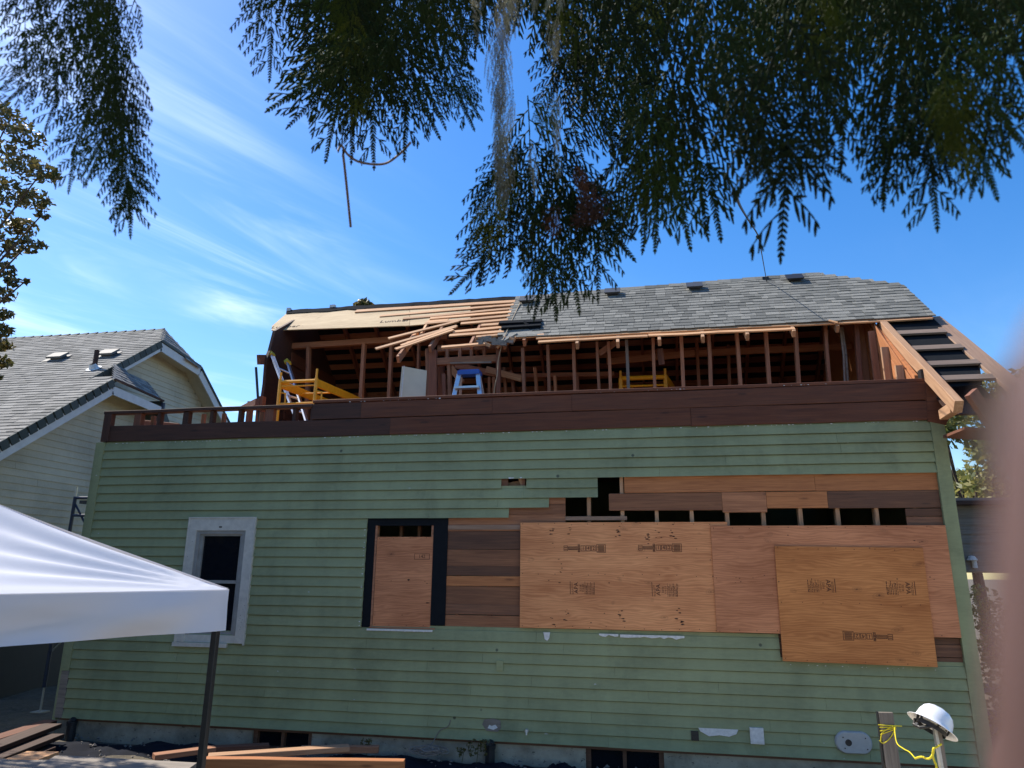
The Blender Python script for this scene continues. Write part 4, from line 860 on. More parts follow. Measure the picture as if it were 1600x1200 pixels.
for c, i_ in ((C0,1),(C1,1),(C2,1),(C3,1)):
    g = ((C0+C2)/2 - c); g.z = 0; g.normalize(); p = c + g*0.05; f_ = Vector((p.x, p.y, 0))
    wood('leg', f_ + Vector((0,0,0.02)), Vector((p.x, p.y, 1.95)), 0.032, 0.032, M_leg, tent, up=(0,-1,0)) ; 
    wood('leg', Vector((p.x+.0, p.y+.0, 0.75)), Vector((p.x, p.y, 1.96)), 0.040, 0.040, M_leg, tent, up=(0,-1,0))
    mb = MB(); mb.box((p.x-.06,p.y-.06,-0.01),(p.x+.06,p.y+.06,0.01)); obj('foot_plate', mb, M_leg, tent)
mb = MB()
for a, b in ((C0,C1),(C1,C2),(C2,C3),(C3,C0)):
    g = lambda t, z: a.lerp(b, t) + ((C0+C2)/2-a.lerp(b, t)).normalized()*0.06 + Vector((0,0,z))
    for t0, t1 in ((.03,.5),(.5,.97)):
        mb.beam(g(t0,-.03), g(t1,-.22), .012, .022); mb.beam(g(t0,-.22), g(t1,-.03), .012, .022)
mb.tube([CP-Vector((0,0,.04)), CP-Vector((0,0,.7))], .02, 8)
obj('scissor_truss', mb, M_leg, tent)
# ------------------------------------------------------------------ scaffolds
def tubes(name, segs, r, mat, parent, n=8, **k):
    mb = MB()
    for s in segs: mb.tube(s, r, n)
    return obj(name, mb, mat, parent, **k)
sc = thing('yellow_scaffold', 'yellow rolling scaffold with long side rails standing by the ladder', 'scaffold', (-4.6, 1.0, 3.9))
ys = 0.75
A = oy(438, 597, ys); B = oy(494.5, 590.5, ys); lo = 3.92
zt = (A.z+B.z)/2; A.z = B.z = zt
def railend(px, py): return oz(px, py, zt)
E2 = oz(575, 630, zt-0.02); dr = (E2-B); dr.z = 0; dr.normalize(); RL = 1.85
B2 = B + dr*RL; A2 = A + dr*RL
for p, t_ in ((A,.09),(B,.12),(A2,.1),(B2,.1)):
    ft = Vector((p.x, p.y, lo)); q = tubes('upright', [[ft, p+Vector((0,0,0.02))]], 0.028, M_yel, sc); tubes('coupling_pin', [[p+Vector((0,0,0.02)), p+Vector((0,0,t_+.04))]], 0.017, M_yel, q)
for z in (-0.02, -0.36, -0.70):
    if zt+z > lo: 
        tubes('cross_bar', [[A+Vector((0,0,z)), B+Vector((0,0,z))]], 0.026 if z > -.1 else 0.017, M_yel, sc); tubes('cross_bar', [[A2+Vector((0,0,z)), B2+Vector((0,0,z))]], 0.018, M_yel, sc)
tubes('cross_bar', [[A+Vector((0,0,-.09)), B+Vector((0,0,-.09))]], 0.013, M_yel, sc)
for a, b in ((A,A2),(B,B2)):
    wood('side_rail', a+Vector((0,0,-.05)), b+Vector((0,0,-.05)), 0.035, 0.12, M_yel, sc)
for f_ in (0.3, 0.55, 0.8): tubes('platform_bar', [[A.lerp(A2,f_)+Vector((0,0,-.07)), B.lerp(B2,f_)+Vector((0,0,-.07))]], 0.015, M_yel, sc)
for p, s in ((A,1),(B,1)):
    tubes('ladder_bracket', [[p+Vector((0,0,-.18)), p+Vector((.10*s,0,-.20)), p+Vector((.11*s,0,-.36)), p+Vector((0.02,0,-.43))]], 0.014, M_yel, sc)
mb = MB()
for f_ in (.10, .30):
    c = B.lerp(B2, f_); mb.beam(c+Vector((0,-.019,-.045)), B.lerp(B2,f_+.11)+Vector((0,-.019,-.045)), .004, .035)
obj('warning_sticker', mb, M_chip, sc)
s2_ = thing('yellow_scaffold', 'yellow scaffold frame half hidden behind studs under the intact roof', 'scaffold', (0.2, 2.0, 3.9))
for px in (969.5, 1039):
    t_ = oy(px, 580 if px > 1000 else 583.5, 2.0); tubes('upright', [[Vector((t_.x,t_.y,3.9)), t_-Vector((0,0,.08))]], 0.032, M_yel, s2_); tubes('coupling_pin', [[t_-Vector((0,0,.08)), t_+Vector((0,0,.04))]], 0.02, M_yel, s2_)
for py, r in ((591.5,.036),(604,.016)): tubes('cross_bar', [[oy(970,py,2.0), oy(1039,py-2.5,2.0)]], r, M_yel, s2_)
wood('side_rail', oy(1039,589,2.0), oy(1039,589,2.0)+Vector((.3,1.5,0)), .035, .12, M_yel, s2_); wood('side_rail', oy(970,592,2.0), oy(970,592,2.0)+Vector((.3,1.5,0)), .035, .12, M_yel, s2_)
s3_ = thing('blue_scaffold', 'dark blue frame scaffold with pale brace, between the two houses', 'scaffold', (-9, 1.2, 0))
yb = 1.3
a = oy(118, 776, yb); ft = Vector((a.x, yb, 0.0)); 
tubes('upright', [[Vector((a.x, yb, .35)), Vector((a.x, yb, a.z))]], 0.028, M_navy, s3_); tubes('coupling_pin', [[Vector((a.x,yb,a.z)), Vector((a.x,yb,a.z+.16))]], 0.016, M_steel, s3_)
tubes('screw_jack', [[Vector((a.x,yb,.02)), Vector((a.x,yb,.36))]], 0.015, M_steel, s3_); mb = MB(); mb.box((a.x-.09,yb-.09,0.0),(a.x+.09,yb+.09,.02)); obj('base_plate', mb, M_steel, s3_)
tubes('upright', [[Vector((a.x+1.15, yb, .05)), Vector((a.x+1.15, yb, a.z))]], 0.028, M_navy, s3_)
for z in (a.z-.02, a.z-.30, 1.25, 1.75, 2.3): tubes('cross_bar', [[Vector((a.x,yb,z)), Vector((a.x+1.15,yb,z))]], .022, M_navy, s3_)
tubes('cross_bar', [[Vector((a.x+.02,yb,a.z-.12)), Vector((a.x+.35,yb,a.z-.55))]], .016, M_navy, s3_)
tubes('diagonal_brace', [[Vector((a.x,yb+.02,.85)), Vector((a.x+1.15,yb+.02,2.0))]], .011, M_steel, s3_)
mb = MB(); mb.beam((a.x+.2,yb,a.z-.10),(a.x+1.1,yb,a.z-.10),.25,.05); obj('work_platform', mb, M_dark, s3_)
# ------------------------------------------------------------------ ladders, door panel
ld = thing('extension_ladder', 'aluminium extension ladder with yellow end caps leaning on the dark gable wall', 'ladder', (-5.2, 1.2, 3.9))
for (x0, y0), (x1, y1) in (((425,556),(468,668)), ((450,568),(476,650))):
    t_ = oy(x0, y0, 1.6 if x0 < 430 else 1.75); b_ = oy(x1, y1, 0.9 if x0 < 430 else 1.1); dd = (b_-t_); b_ = t_ + dd*((t_.z-3.92)/-dd.z)
    r = wood('rail', b_, t_, 0.03, 0.075, M_alu, ld, up=(0,-1,0)); wood('end_cap', t_, t_+(t_-b_).normalized()*.07, .075, .10, M_yelp, r, up=(0,-1,0))
    if x0 < 430: L0 = (b_, t_)
    else: L1 = (b_, t_)
for k in range(1, 6): tubes('rung', [[L0[1].lerp(L0[0], k*.17-.02), L1[1].lerp(L1[0], k*.17-.02)]], .017, M_alu, ld)
for k in range(4): tubes('rope_loop', [[L0[1].lerp(L0[0], .02)+Vector((.02*k,-.05,0)), L0[1].lerp(L0[0], .5)+Vector((.02*k,-.05,0))]], .005, M_alu, ld)
st = thing('step_ladder', 'aluminium step ladder with blue top cap inside the framed opening', 'ladder', (-2.6, 1.0, 3.9))
y1_ = 0.95; mb = MB(); a = oy(718, 584, y1_); b = oy(749, 583, y1_)
mb.box((a.x-.01,y1_-.09,a.z-.035),(b.x+.02,y1_+.09,a.z+.025)); mb.box((a.x+.01,y1_-.07,a.z+.025),(b.x-.0,y1_+.07,a.z+.04)); obj('top_cap', mb, M_blue, st)
for s, px in ((-1,719),(1,748)):
    t_ = oy(px, 586, y1_); bt = Vector((t_.x + s*.14, y1_-.22, 3.92)); wood('rail', bt, t_-Vector((0,.05,0)), .028, .065, M_alu, st, up=(1,0,0)); bt2 = Vector((t_.x+s*.12, y1_+.45, 3.92)); wood('rear_rail', bt2, t_+Vector((0,.05,0)), .025, .04, M_alu, st, up=(1,0,0))
for k in range(3):
    z = a.z - .27*(k+.9); w_ = (b.x-a.x)/2+.035*(k+1); cx = (a.x+b.x)/2; mb = MB(); mb.box((cx-w_,y1_-.16-.08*k,z-.015),(cx+w_,y1_-.06-.08*k,z+.015)); obj('step', mb, M_alu, st)
mb = MB(); p0 = oy(628, 572, 1.1); p1 = oy(667, 579, 1.25); b0 = Vector((p0.x-.03, 1.05, 3.92)); b1 = Vector((p1.x, 1.2, 3.92))
mb.prism([b0, b1, p1, p0], (-0.01, 0.035, 0)); dp = obj('door_panel', mb, M_panel, None, label='plain off white door slab leaning upright beside the dark post', cat='door')
mb = MB(); k_ = p0-b0; mb.prism([b0+Vector((.03,-.004,0)), b0+Vector((.045,-.004,0)), p0+Vector((.045,-.004,0)), p0+Vector((.03,-.004,0))], (0,-.004,0))
obj('edge_strip', mb, M_chip, dp)
# tan rope hanging from the roof vent
def curve_pts(pts, n=8):
    o = []
    P_ = [pts[0]] + pts + [pts[-1]]
    for i in range(1, len(P_)-2):
        for j in range(n):
            t = j/n; o.append(0.5*((2*P_[i]) + (P_[i+1]-P_[i-1])*t + (2*P_[i-1]-5*P_[i]+4*P_[i+1]-P_[i+2])*t*t + (3*P_[i]-P_[i-1]-3*P_[i+1]+P_[i+2])*t**3))
    o.append(P_[-2]); return o
mb = MB(); mb.tube(curve_pts([R_((813,473),.06), R_((802,496),.04), R_((791,520),.07), R_((786,531),.05)]), .009, 6); mb.tube(curve_pts([R_((786,531),.05), oy(779,560,1.15), oy(777,585,1.15), oy(772,615,1.15), Vector((oy(771,620,1.15).x,1.2,3.95))]), .008, 6)
obj('hanging_rope', mb, M_tan, None, label='thin tan rope hanging from a roof vent down into the framing', cat='rope')
mb = MB(); mb.tube(curve_pts([at(1150,300,2.6), at(1156,321,3.2), at(1172,348,5.0), oy(1185,370,-3.0), oy(1190,395,-.5), oy(1197,434,2.45), oy(1204,466,2.1)]), [.004]*49 if False else .006, 6)
mb.tube([oy(1185,370,-3.0)+Vector((-.012,0,.012)), oy(1185,370,-3.0)+Vector((.012,0,-.012))], .016, 6); c = R_((1196,436),.04); mb.box(c-Vector((.05,.03,.03)), c+Vector((.05,.03,.03)))
obj('overhead_wire', mb, M_dark, None, label='thin dark wire running from the cedar down to the roof ridge', cat='wire')
# ------------------------------------------------------------------ posts, hard hat, yellow string
yp = -1.1
t_ = oy(1383, 1113, yp); wood_post = wood('wooden_post', (t_.x+.02, yp, -0.1), (t_.x, yp, t_.z), 0.125, 0.05, M_weath, None, up=(0,-1,0), label='weathered wooden post with yellow string tied round it', cat='post')
mb = MB()
for z, dx_ in ((t_.z-.20,0.02),(t_.z-.48,0.03)): mb.lathe([(0.0,0.001),(0.012,0.001)], n=8, mat=Matrix.Translation((t_.x+dx_,yp-.026,z)) @ Matrix.Rotation(RD(90),4,'X'))
mb.box((t_.x-.075,yp-.02,0),(t_.x-.064,yp+.02,t_.z+.005)); obj('bolt_hole', mb, M_dark, wood_post)
yh = -2.6; hc = oy(1457, 1122, yh); top = Vector((hc.x, yh, hc.z-.04)); bot = oy(1470, 1200, yh); dv = (bot-top).normalized(); 
tp = thing('metal_fence_post', 'slim metal post with yellow string, carrying the white hard hat', 'post', (bot.x, yh, 0))
bt = top + dv*((top.z+.1)/-dv.z)
wood('stem', bt, top+Vector((0.01,0.012,-.0)), 0.022, 0.045, M_steel, tp, up=(0,-1,0)); wood('flange', bt+Vector((.024,0.0,0)), top+Vector((.034,0.0,0)), 0.028, 0.012, M_weath, tp, up=(0,-1,0))
mb = MB(); p = top + dv*.42 + Vector((.062,0,0)); mb.box(p-Vector((.016,.006,.055)), p+Vector((.016,.006,.05))); obj('tag_plate', mb, M_chip, tp)
# hat
hm = Matrix.Translation(top + Vector((0.0,0,0.0))) @ Matrix.Rotation(RD(33), 4, 'Y') @ Matrix.Rotation(RD(-14), 4, 'X')
hat = thing('hard_hat', 'white full brim hard hat perched tilted on the metal post', 'hard hat', tuple(top))
mb = MB(); prof = [(0.001,0.128),(0.035,0.125),(0.065,0.112),(0.09,0.088),(0.104,0.055),(0.110,0.02),(0.113,0.0),(0.128,-0.010),(0.150,-0.018),(0.153,-0.021),(0.149,-0.0225),(0.112,-0.006),(0.106,0.018),(0.098,0.055),(0.08,0.088),(0.03,0.118),(0.001,0.12)]
n = 48; vs = []; fs = []
for r, z in prof:
    for k in range(n):
        a = 2*math.pi*k/n; rx = r*(1.13 if r > .02 else 1); rr = r; x = rx*math.cos(a); y = rr*math.sin(a)
        rid_ = 0.006*math.exp(-(y/.012)**2)*(1 if z > .02 and r < .105 else 0) + .003*math.exp(-((abs(y)-.045)/.01)**2)*(1 if z > .04 else 0)
        vs.append(hm @ Vector((x, y, z + rid_)))
for i in range(len(prof)-1):
    for k in range(n): fs.append((i*n+k, (i+1)*n+k, (i+1)*n+(k+1)%n, i*n+(k+1)%n))
mb.add(vs, fs); obj('shell', mb, M_hat, hat, smooth=True)
def ring(rx, ry, z0, z1, mat, name, seg=(0,360), thick=.003):
    mb = MB(); vs = []; fs = []; k0 = 40
    for i in range(k0+1):
        a = RD(seg[0] + (seg[1]-seg[0])*i/k0)
        for r_, z in ((0,z0),(0,z1),(thick,z1),(thick,z0)): vs.append(hm @ Vector(((rx-r_)*math.cos(a), (ry-r_)*math.sin(a), z)))
    for i in range(k0):
        for q in range(4): fs.append((i*4+q, i*4+(q+1)%4, (i+1)*4+(q+1)%4, (i+1)*4+q))
    mb.add(vs, fs); return obj(name, mb, mat, hat, smooth=False)
ring(.100,.088,-.050,-.020,M_dark,'head_band'); ring(.094,.082,-.035,-.012,M_panel,'sweat_band',(150,320))
mb = MB()
for a in (20,90,160,200,270,340): 
    q0 = Vector((.100*math.cos(RD(a)), .088*math.sin(RD(a)), -.03)); q1 = Vector((.108*math.cos(RD(a)), .095*math.sin(RD(a)), .02)); mb.beam(hm@q0, hm@q1, .018, .004)
obj('suspension_strap', mb, M_dark, hat)
mb = MB(); mb.lathe([(0.0,-.085),(0.020,-.085),(0.02,-.06)], n=12, mat=hm @ Matrix.Translation((-.09,0,0))); 
mb.tube([hm@Vector((-.10,.05,-.03)), hm@Vector((-.105,.02,-.075)), hm@Vector((-.08,-.03,-.085)), hm@Vector((-.03,-.07,-.04))], .012, 8); obj('ratchet', mb, M_dark, hat)
# yellow string
zt2 = t_.z-.115
pts = [Vector((t_.x+.055,yp-.035,zt2)), oy(1401,1160,yp-.4), oy(1412,1170,yp-.7), oy(1421,1175,yp-1.0), oy(1430,1185,yp-1.25)]
ys_ = yh-.03; pts2 = [oy(1430,1185,yh+.2), oy(1440,1182.5,yh), oy(1448,1185.5,yh), oy(1454,1184,ys_), oy(1458,1177,ys_), oy(1458.5,1170,ys_-.02), oy(1464,1167,ys_-.03), oy(1471,1162.5,ys_-.03)]
mb = MB(); mb.tube(curve_pts(pts, 5), .0045, 6); mb.tube(curve_pts(pts2, 6), .0075, 6); mb.tube(curve_pts([oy(1459,1168,ys_-.02), oy(1457.5,1180,ys_), oy(1461,1192,ys_), oy(1464,1204,ys_), Vector((oy(1464,1204,ys_).x, ys_, .3))], 6), .0075, 6)
loop = [Vector((t_.x-.075,yp-.03,zt2-.13)), Vector((t_.x-.05,yp-.034,zt2-.05)), Vector((t_.x+.06,yp-.034,zt2+.005)), Vector((t_.x+.02,yp-.034,zt2-.08)), Vector((t_.x-.05,yp-.034,zt2-.14)), Vector((t_.x-.085,yp-.03,zt2-.12))]
mb.tube(curve_pts(loop, 6), .004, 6); mb.tube([Vector((t_.x-.08,yp-.034,zt2+.012)), Vector((t_.x+.12,yp-.034,zt2+.01))], .004, 6)
for k in range(3): mb.tube([Vector((t_.x-.07,yp-.032,zt2-.01-.03*k)), Vector((t_.x+.068,yp-.032,zt2+.0-.008*k))], .004, 6)
obj('yellow_string', mb, M_rope, None, label='yellow string tied from the wooden post to the metal post', cat='string')
# ------------------------------------------------------------------ things on the ground
def pile(name, x0, x1, y0, y1, h, mat, nx=26, ny=8, rough=.3, **k):
    mb = MB(); vs = []; fs = []
    for i in range(nx+1):
        for j in range(ny+1):
            u, v = i/nx, j/ny; e = math.sin(math.pi*u)**.5*math.sin(math.pi*v)**.6
            z = -0.03 + h*.62*e*(1-rough + rough*(math.sin(u*19+v*5)*.5+.5)) + (random.uniform(-.02,.02)*e); vs.append((x0+(x1-x0)*u, y0+(y1-y0)*v, z))
    for i in range(nx):
        for j in range(ny): fs.append((i*(ny+1)+j, (i+1)*(ny+1)+j, (i+1)*(ny+1)+j+1, i*(ny+1)+j+1))
    mb.add(vs, fs); return obj(name, mb, mat, None, smooth=True, **k)
pile('ground_cloth', -3.9, -2.1, -.75, .0, .19, M_tarp, label='black ground cloth bunched against the concrete, left of the right drain stub', cat='tarp')
pile('ground_cloth', -2.2, -1.3, -.7, .0, .15, M_tarp, label='black ground cloth heaped at the foot of the right drain stub', cat='tarp')
pile('ground_cloth', -1.25, -.85, -.45, .0, .20, M_tarp, label='small rounded heap of black ground cloth left of the right basement window', cat='tarp')
pile('ground_cloth', -6.4, -4.6, -.7, .0, .20, M_tarp, label='black ground cloth crumpled at the wall behind the canopy leg', cat='tarp')
pile('ground_cloth', -7.9, -6.2, -1.1, -.1, .12, M_tarp, label='black ground cloth at the foot of the left drain stub', cat='tarp')
def plank(a, b, w, h, mat, label, name='lumber_board', up=(0,0,1)): return wood(name, a, b, w, h, mat, None, up=up, label=label, cat='board', group='loose boards lying in front of the house')
def og(px, py, z): return oz(px, py, z)
zz_ = .30
a = oz(325, 1183, .27); b = oz(545, 1168, .27); plank(a, b, .15, .05, M_fresh, 'long pale board with a bright sunlit top, pointing right')
a = oz(318, 1194, .34); b = oz(634, 1198, .34); plank(a-Vector((0,.05,0)), b-Vector((0,.05,0)), .10, .14, M_orange, 'orange board on edge along the bottom of the view')
a = oz(470, 1171, .14); b = oz(592, 1170, .14); plank(a, b, .10, .07, M_mid, 'short brown board under the small weed')
a = oz(240, 1182, .20); b = oz(335, 1170, .20); plank(a, b, .14, .05, M_mid, 'brown board ending behind the canopy leg')
a = oz(300, 1172, .12); b = oz(420, 1166, .10); plank(a, b, .12, .06, M_old, 'dark brown board below the left basement window')
a = oz(25, 1184, .36); b = oz(76, 1185, .36); plank(a, b, .30, .05, M_skip, 'short bright topped board at the far left bottom')
for (x0, y0, x1, y1, z, w, m, lb) in ((-20,1172,82,1134,.22,.22,M_bandd,'topmost shade-darkened board of the stack beside the left drain stub'),(-20,1190,84,1150,.16,.25,M_bandd,'second shade-darkened board of the stack beside the left drain stub'),(-20,1160,80,1128,.15,.2,M_band,'rear shade-darkened board of the stack beside the left drain stub'),(-20,1205,70,1170,.08,.26,M_bandd,'lowest shade-darkened board of the stack beside the left drain stub')):
    plank(oz(x0,y0,z), oz(x1,y1,z), w, .05, m, lb)  # near-black shade is put into the stack's dark timber colour
# plywood sheets stacked low in the foreground
def slab(px, zt_, th, mat, label):
    P = [oz(x, y, zt_) for x, y in px]; mb = MB(); mb.prism(P, (0,0,-th)); return obj('plywood_stack', mb, mat, None, label=label, cat='plywood')
slab([(88,1180),(308,1191.5),(262,1225),(30,1212)], .42, .14, M_weath, 'dappled grey plywood stack left of the canopy leg')
slab([(-60,1184),(78,1187),(60,1215),(-80,1210)], .38, .10, M_weath, 'grey plywood sheet at the bottom left corner')
# coil of cable and a loose end on the wall
mb = MB(); c = Vector((-2.55,-.35,.16))
for k in range(9):
    r = random.uniform(.07,.16); ph = random.random()*6; cc = c + Vector((random.uniform(-.05,.05), random.uniform(-.05,.05), random.uniform(-.02,.03)))
    mb.tube([cc+Vector((r*1.5*math.cos(ph+a*.45), r*.8*math.sin(ph+a*.45), .02*math.sin(a+k))) for a in range(15)], .005, 5)
mb.tube(curve_pts([c, oy(662,1178,-.2), oy(676,1160,-.06), oy(687,1142,-.03), oy(700,1135,-.03), oy(704,1125,-.03)], 5), .006, 5)
obj('cable_coil', mb, M_weath, None, label='grey cable coiled on the ground with one end rising to the wall', cat='cable')
# gravel and litter
mb = MB()
for k in range(700):
    x = random.uniform(-7.6, 3.2); y = -random.random()**1.5*1.6; s = random.uniform(.006,.028); c = Vector((x, y, .03+random.uniform(-.02,.02))); vs = [c+Vector((s*random.uniform(.5,1.3)*dx_, s*random.uniform(.5,1.3)*dy_, s*random.uniform(.4,1)*dz_)) for dx_,dy_,dz_ in ((1,0,0),(0,1,0),(-1,0,0),(0,-1,0),(0,0,1),(0,0,-1))]
    mb.add(vs, [(0,1,4),(1,2,4),(2,3,4),(3,0,4),(1,0,5),(2,1,5),(3,2,5),(0,3,5)], random.random())
obj('gravel', mb, M_weath, None, kind='stuff', label='gravel and litter scattered along the foundation', cat='gravel')
#@@VEG
# ------------------------------------------------------------------ vegetation
class FB:      # fast builder for many small faces
    def __init__(s): s.v = []; s.q = []; s.t = []; s.n = 0
    def add(s, v, q, t): s.v.append(np.asarray(v, np.float32)); s.q.append(np.asarray(q, np.int32)+s.n); s.t.append(np.asarray(t, np.float32)); s.n += len(v)
    def obj(s, name, mat, parent=None, **k):
        v = np.concatenate(s.v); q = np.concatenate(s.q); t = np.concatenate(s.t); me = bpy.data.meshes.new(name)
        me.vertices.add(len(v)); me.vertices.foreach_set('co', v.ravel()); m = q.shape[1]; me.loops.add(len(q)*m); me.loops.foreach_set('vertex_index', q.ravel())
        me.polygons.add(len(q)); me.polygons.foreach_set('loop_start', np.arange(0, len(q)*m, m, dtype=np.int32)); me.polygons.foreach_set('loop_total', np.full(len(q), m, np.int32))
        me.update(calc_edges=True); a = me.attributes.new('tone', 'FLOAT', 'FACE'); a.data.foreach_set('value', t); return link(name, me, mat, parent, **k)
rs = np.random.RandomState(3)
def sprig(nlat=10, L=1.0, wide=0.46, step=0.055, seed=0, droop=0.06, wb=0.0142):
    """one flat cedar spray of unit length along +x in the xy plane: (a, b, width) segments"""
    r = np.random.RandomState(seed); segs = []
    def pt(t): return np.array([t, 0.05*math.sin(2.2*t+seed), -droop*t*t])
    for i in range(10): segs.append((pt(i/10), pt((i+1)/10), 0.012*(1-i/20)))
    def dirv(a, z=0.0): return np.array([math.cos(a), math.sin(a), z])
    for i in range(nlat*2):
        t = 0.03 + 0.84*i/(nlat*2); s = 1 if i % 2 else -1
        ll = wide*((1.0-t)**0.65)*min(1, .6+t*3)*r.uniform(0.78, 1.12); an = s*RD(r.uniform(44, 58)); a = pt(t)
        n = max(2, int(ll/step)); p = a.copy()
        for k in range(n):
            ang = an*(1-0.42*k/n); q = p + dirv(ang, r.uniform(-.04,.02)-.06*k/n)*ll/n; segs.append((p, q, 0.0095*(1-0.25*k/n)))
            f = 1-0.62*k/n
            bl = step*2.5*f*r.uniform(.9, 1.1); e = q + dirv(ang - s*RD(r.uniform(33, 39)), r.uniform(-.05,.05))*bl; segs.append((q, e, wb*r.uniform(.85,1.1)))
            if bl > step*1.6 and r.rand() < .35: m_ = q+(e-q)*.5; segs.append((m_, m_+dirv(ang - s*RD(r.uniform(55,70)), -.1)*step*.8, wb*.85))
            if r.rand() < .8 and k < n-2: segs.append((q, q + dirv(ang + s*RD(r.uniform(24, 32)), r.uniform(-.05,.05))*step*1.25*f*r.uniform(.7,1.15), wb*r.uniform(.8,1)))
            p = q
        segs.append((p, p+dirv(an*.5, -.05)*step*.8, wb*.8))
    t = .5
    while t < .99:
        for s in (1, -1): segs.append((pt(t), pt(t)+dirv(s*RD(r.uniform(30,42)))*(.020+.075*(1-t)), wb*.9))
        t += step*.52
    segs.append((pt(.98), pt(.98)+dirv(0)*.04, wb))
    return segs
def seg_mesh(segs):
    V = []; Q = []
    for a, b, w in segs:
        d = b-a; l = np.linalg.norm(d)+1e-9; d /= l; n = np.array([0,0,1.0]); s = np.cross(n, d); s /= np.linalg.norm(s)+1e-9; o = len(V)
        m = a + (b-a)*0.55
        # a flattened diamond section, wide in the middle, blunt at the ends
        for c, k in ((a, .55), (m, 1.0), (b + d*w*0.2, .42)):
            for u, h in ((1,0),(0,.42),(-1,0),(0,-.42)): V.append(c + s*u*w*k*0.5*1.15 + n*h*w*k*.6)
        for j in (0, 4):
            for k in range(4): Q.append((o+j+k, o+j+(k+1)%4, o+j+4+(k+1)%4, o+j+4+k))
        Q.append((o+8, o+9, o+10, o+11))
    return np.array(V), np.array(Q)
SPR = [seg_mesh(sprig(nlat=n, wide=w, step=st_, seed=i)) for i, (n, w, st_) in enumerate(((6,.46,.046),(7,.40,.044),(6,.52,.048),(7,.36,.044),(5,.48,.050),(6,.42,.046)))]
def place(fb, tip, root_dir2d, length, tone, roll=None, var=None, squeeze=1.0):
    """tip: world point; root_dir: world direction from tip back to root"""
    V, Q = SPR[rs.randint(len(SPR)) if var is None else var]; d = -Vector(root_dir2d).normalized()
    root = tip - d*length; view = (root-CAM).normalized(); n = (view - d*view.dot(d)).normalized(); s = n.cross(d)
    ang = RD(rs.uniform(-60, 60)) if roll is None else roll; n2 = n*math.cos(ang) + s*math.sin(ang); s2 = n2.cross(d)
    Mx = np.array([list(d), list(s2*squeeze), list(n2)])*length
    v = V @ Mx + np.array(list(root)); fb.add(v, Q, np.clip(tone + rs.uniform(-.15,.15,len(Q)), 0, 1)); return root
cedar = thing('cedar_tree', 'dark green cedar whose drooping sprays hang across the top of the view', 'tree', (3.6, -9.6, 0.5))
twigs = MB()
def bough(sprays, mat=M_cedar, twig=True, name='bough', squeeze=1.0):
    """sprays: (px_tip, py_tip, angle_deg(0 = hanging straight down, + = tip swings right), length_px, dist)"""
    fb = FB(); roots = []
    for px, py, an, lp, dist in sprays:
        tip = at(px, py, dist); a = RD(an); lp = lp*1.15; r2 = at(px - math.sin(a)*lp, py - math.cos(a)*lp, dist + rs.uniform(-.05,.05)); v = r2 - tip
        roots.append(place(fb, tip, v, v.length, rs.uniform(.1,.75) if rs.rand() < .8 else .95, roll=(RD(rs.uniform(-24,24)) if sprays is not None else None), squeeze=squeeze))
    fb.obj(name, mat, cedar); return roots
ENV = [(385,60),(400,120),(430,180),(470,205),(510,245),(560,255),(620,250),(680,238),(735,205),(750,150),(752,0),(771,0),(772,160),(765,240),(745,300),(740,380),(758,425),(800,440),(850,470),(890,480),(935,440),(960,390),(985,345),(1040,370),(1075,375),(1130,360),(1165,300),(1210,380),(1250,300),(1300,265),(1330,250),(1395,310),(1420,285),(1450,345),(1480,285),(1540,300),(1570,245),(1640,240)]
def env(x):
    for (a, b), (c, d) in zip(ENV, ENV[1:]):
        if a <= x <= c: return b + (d-b)*(x-a)/max(1, c-a)
    return 0
def dist_at(x): return 1.45 if x < 760 else (1.35 if x < 1000 else (1.05 if x < 1280 else 0.98))
def lean(x): return {0: -28, 1: 12}.get(0 if x < 560 else 1, 0) if x < 760 else ((x-860)/9 if x < 1000 else 6)
groups = []
# random fill below the envelope
spr = []
N1 = 0
tries = 0
while N1 < 88 and tries < 9000:
    tries += 1
    x = rs.uniform(380, 1640); e = env(x)
    if e < 30: continue
    y = e - abs(rs.normal(0, 1))*0.45*e - rs.uniform(25, 60)
    if y < -120: continue
    L_ = rs.uniform(130, 210) if x < 1000 else rs.uniform(190, 300); dd = dist_at(x)*rs.uniform(.93, 1.35)
    spr.append((x, y, lean(x)+rs.uniform(-22, 22), L_, dd)); N1 += 1
# top rows so the upper edge is nearly solid
for k in range(52):
    x = rs.uniform(780, 1640); y = rs.uniform(-20, 130) if x > 860 else rs.uniform(-40, 60); spr.append((x, y, rs.uniform(-30, 35), rs.uniform(150, 250), rs.uniform(1.3, 2.3)))
for k in range(18):
    x = rs.uniform(470, 740); spr.append((x, rs.uniform(0, 190), lean(x)+rs.uniform(-25,25), rs.uniform(120, 190), rs.uniform(1.5, 1.9)))
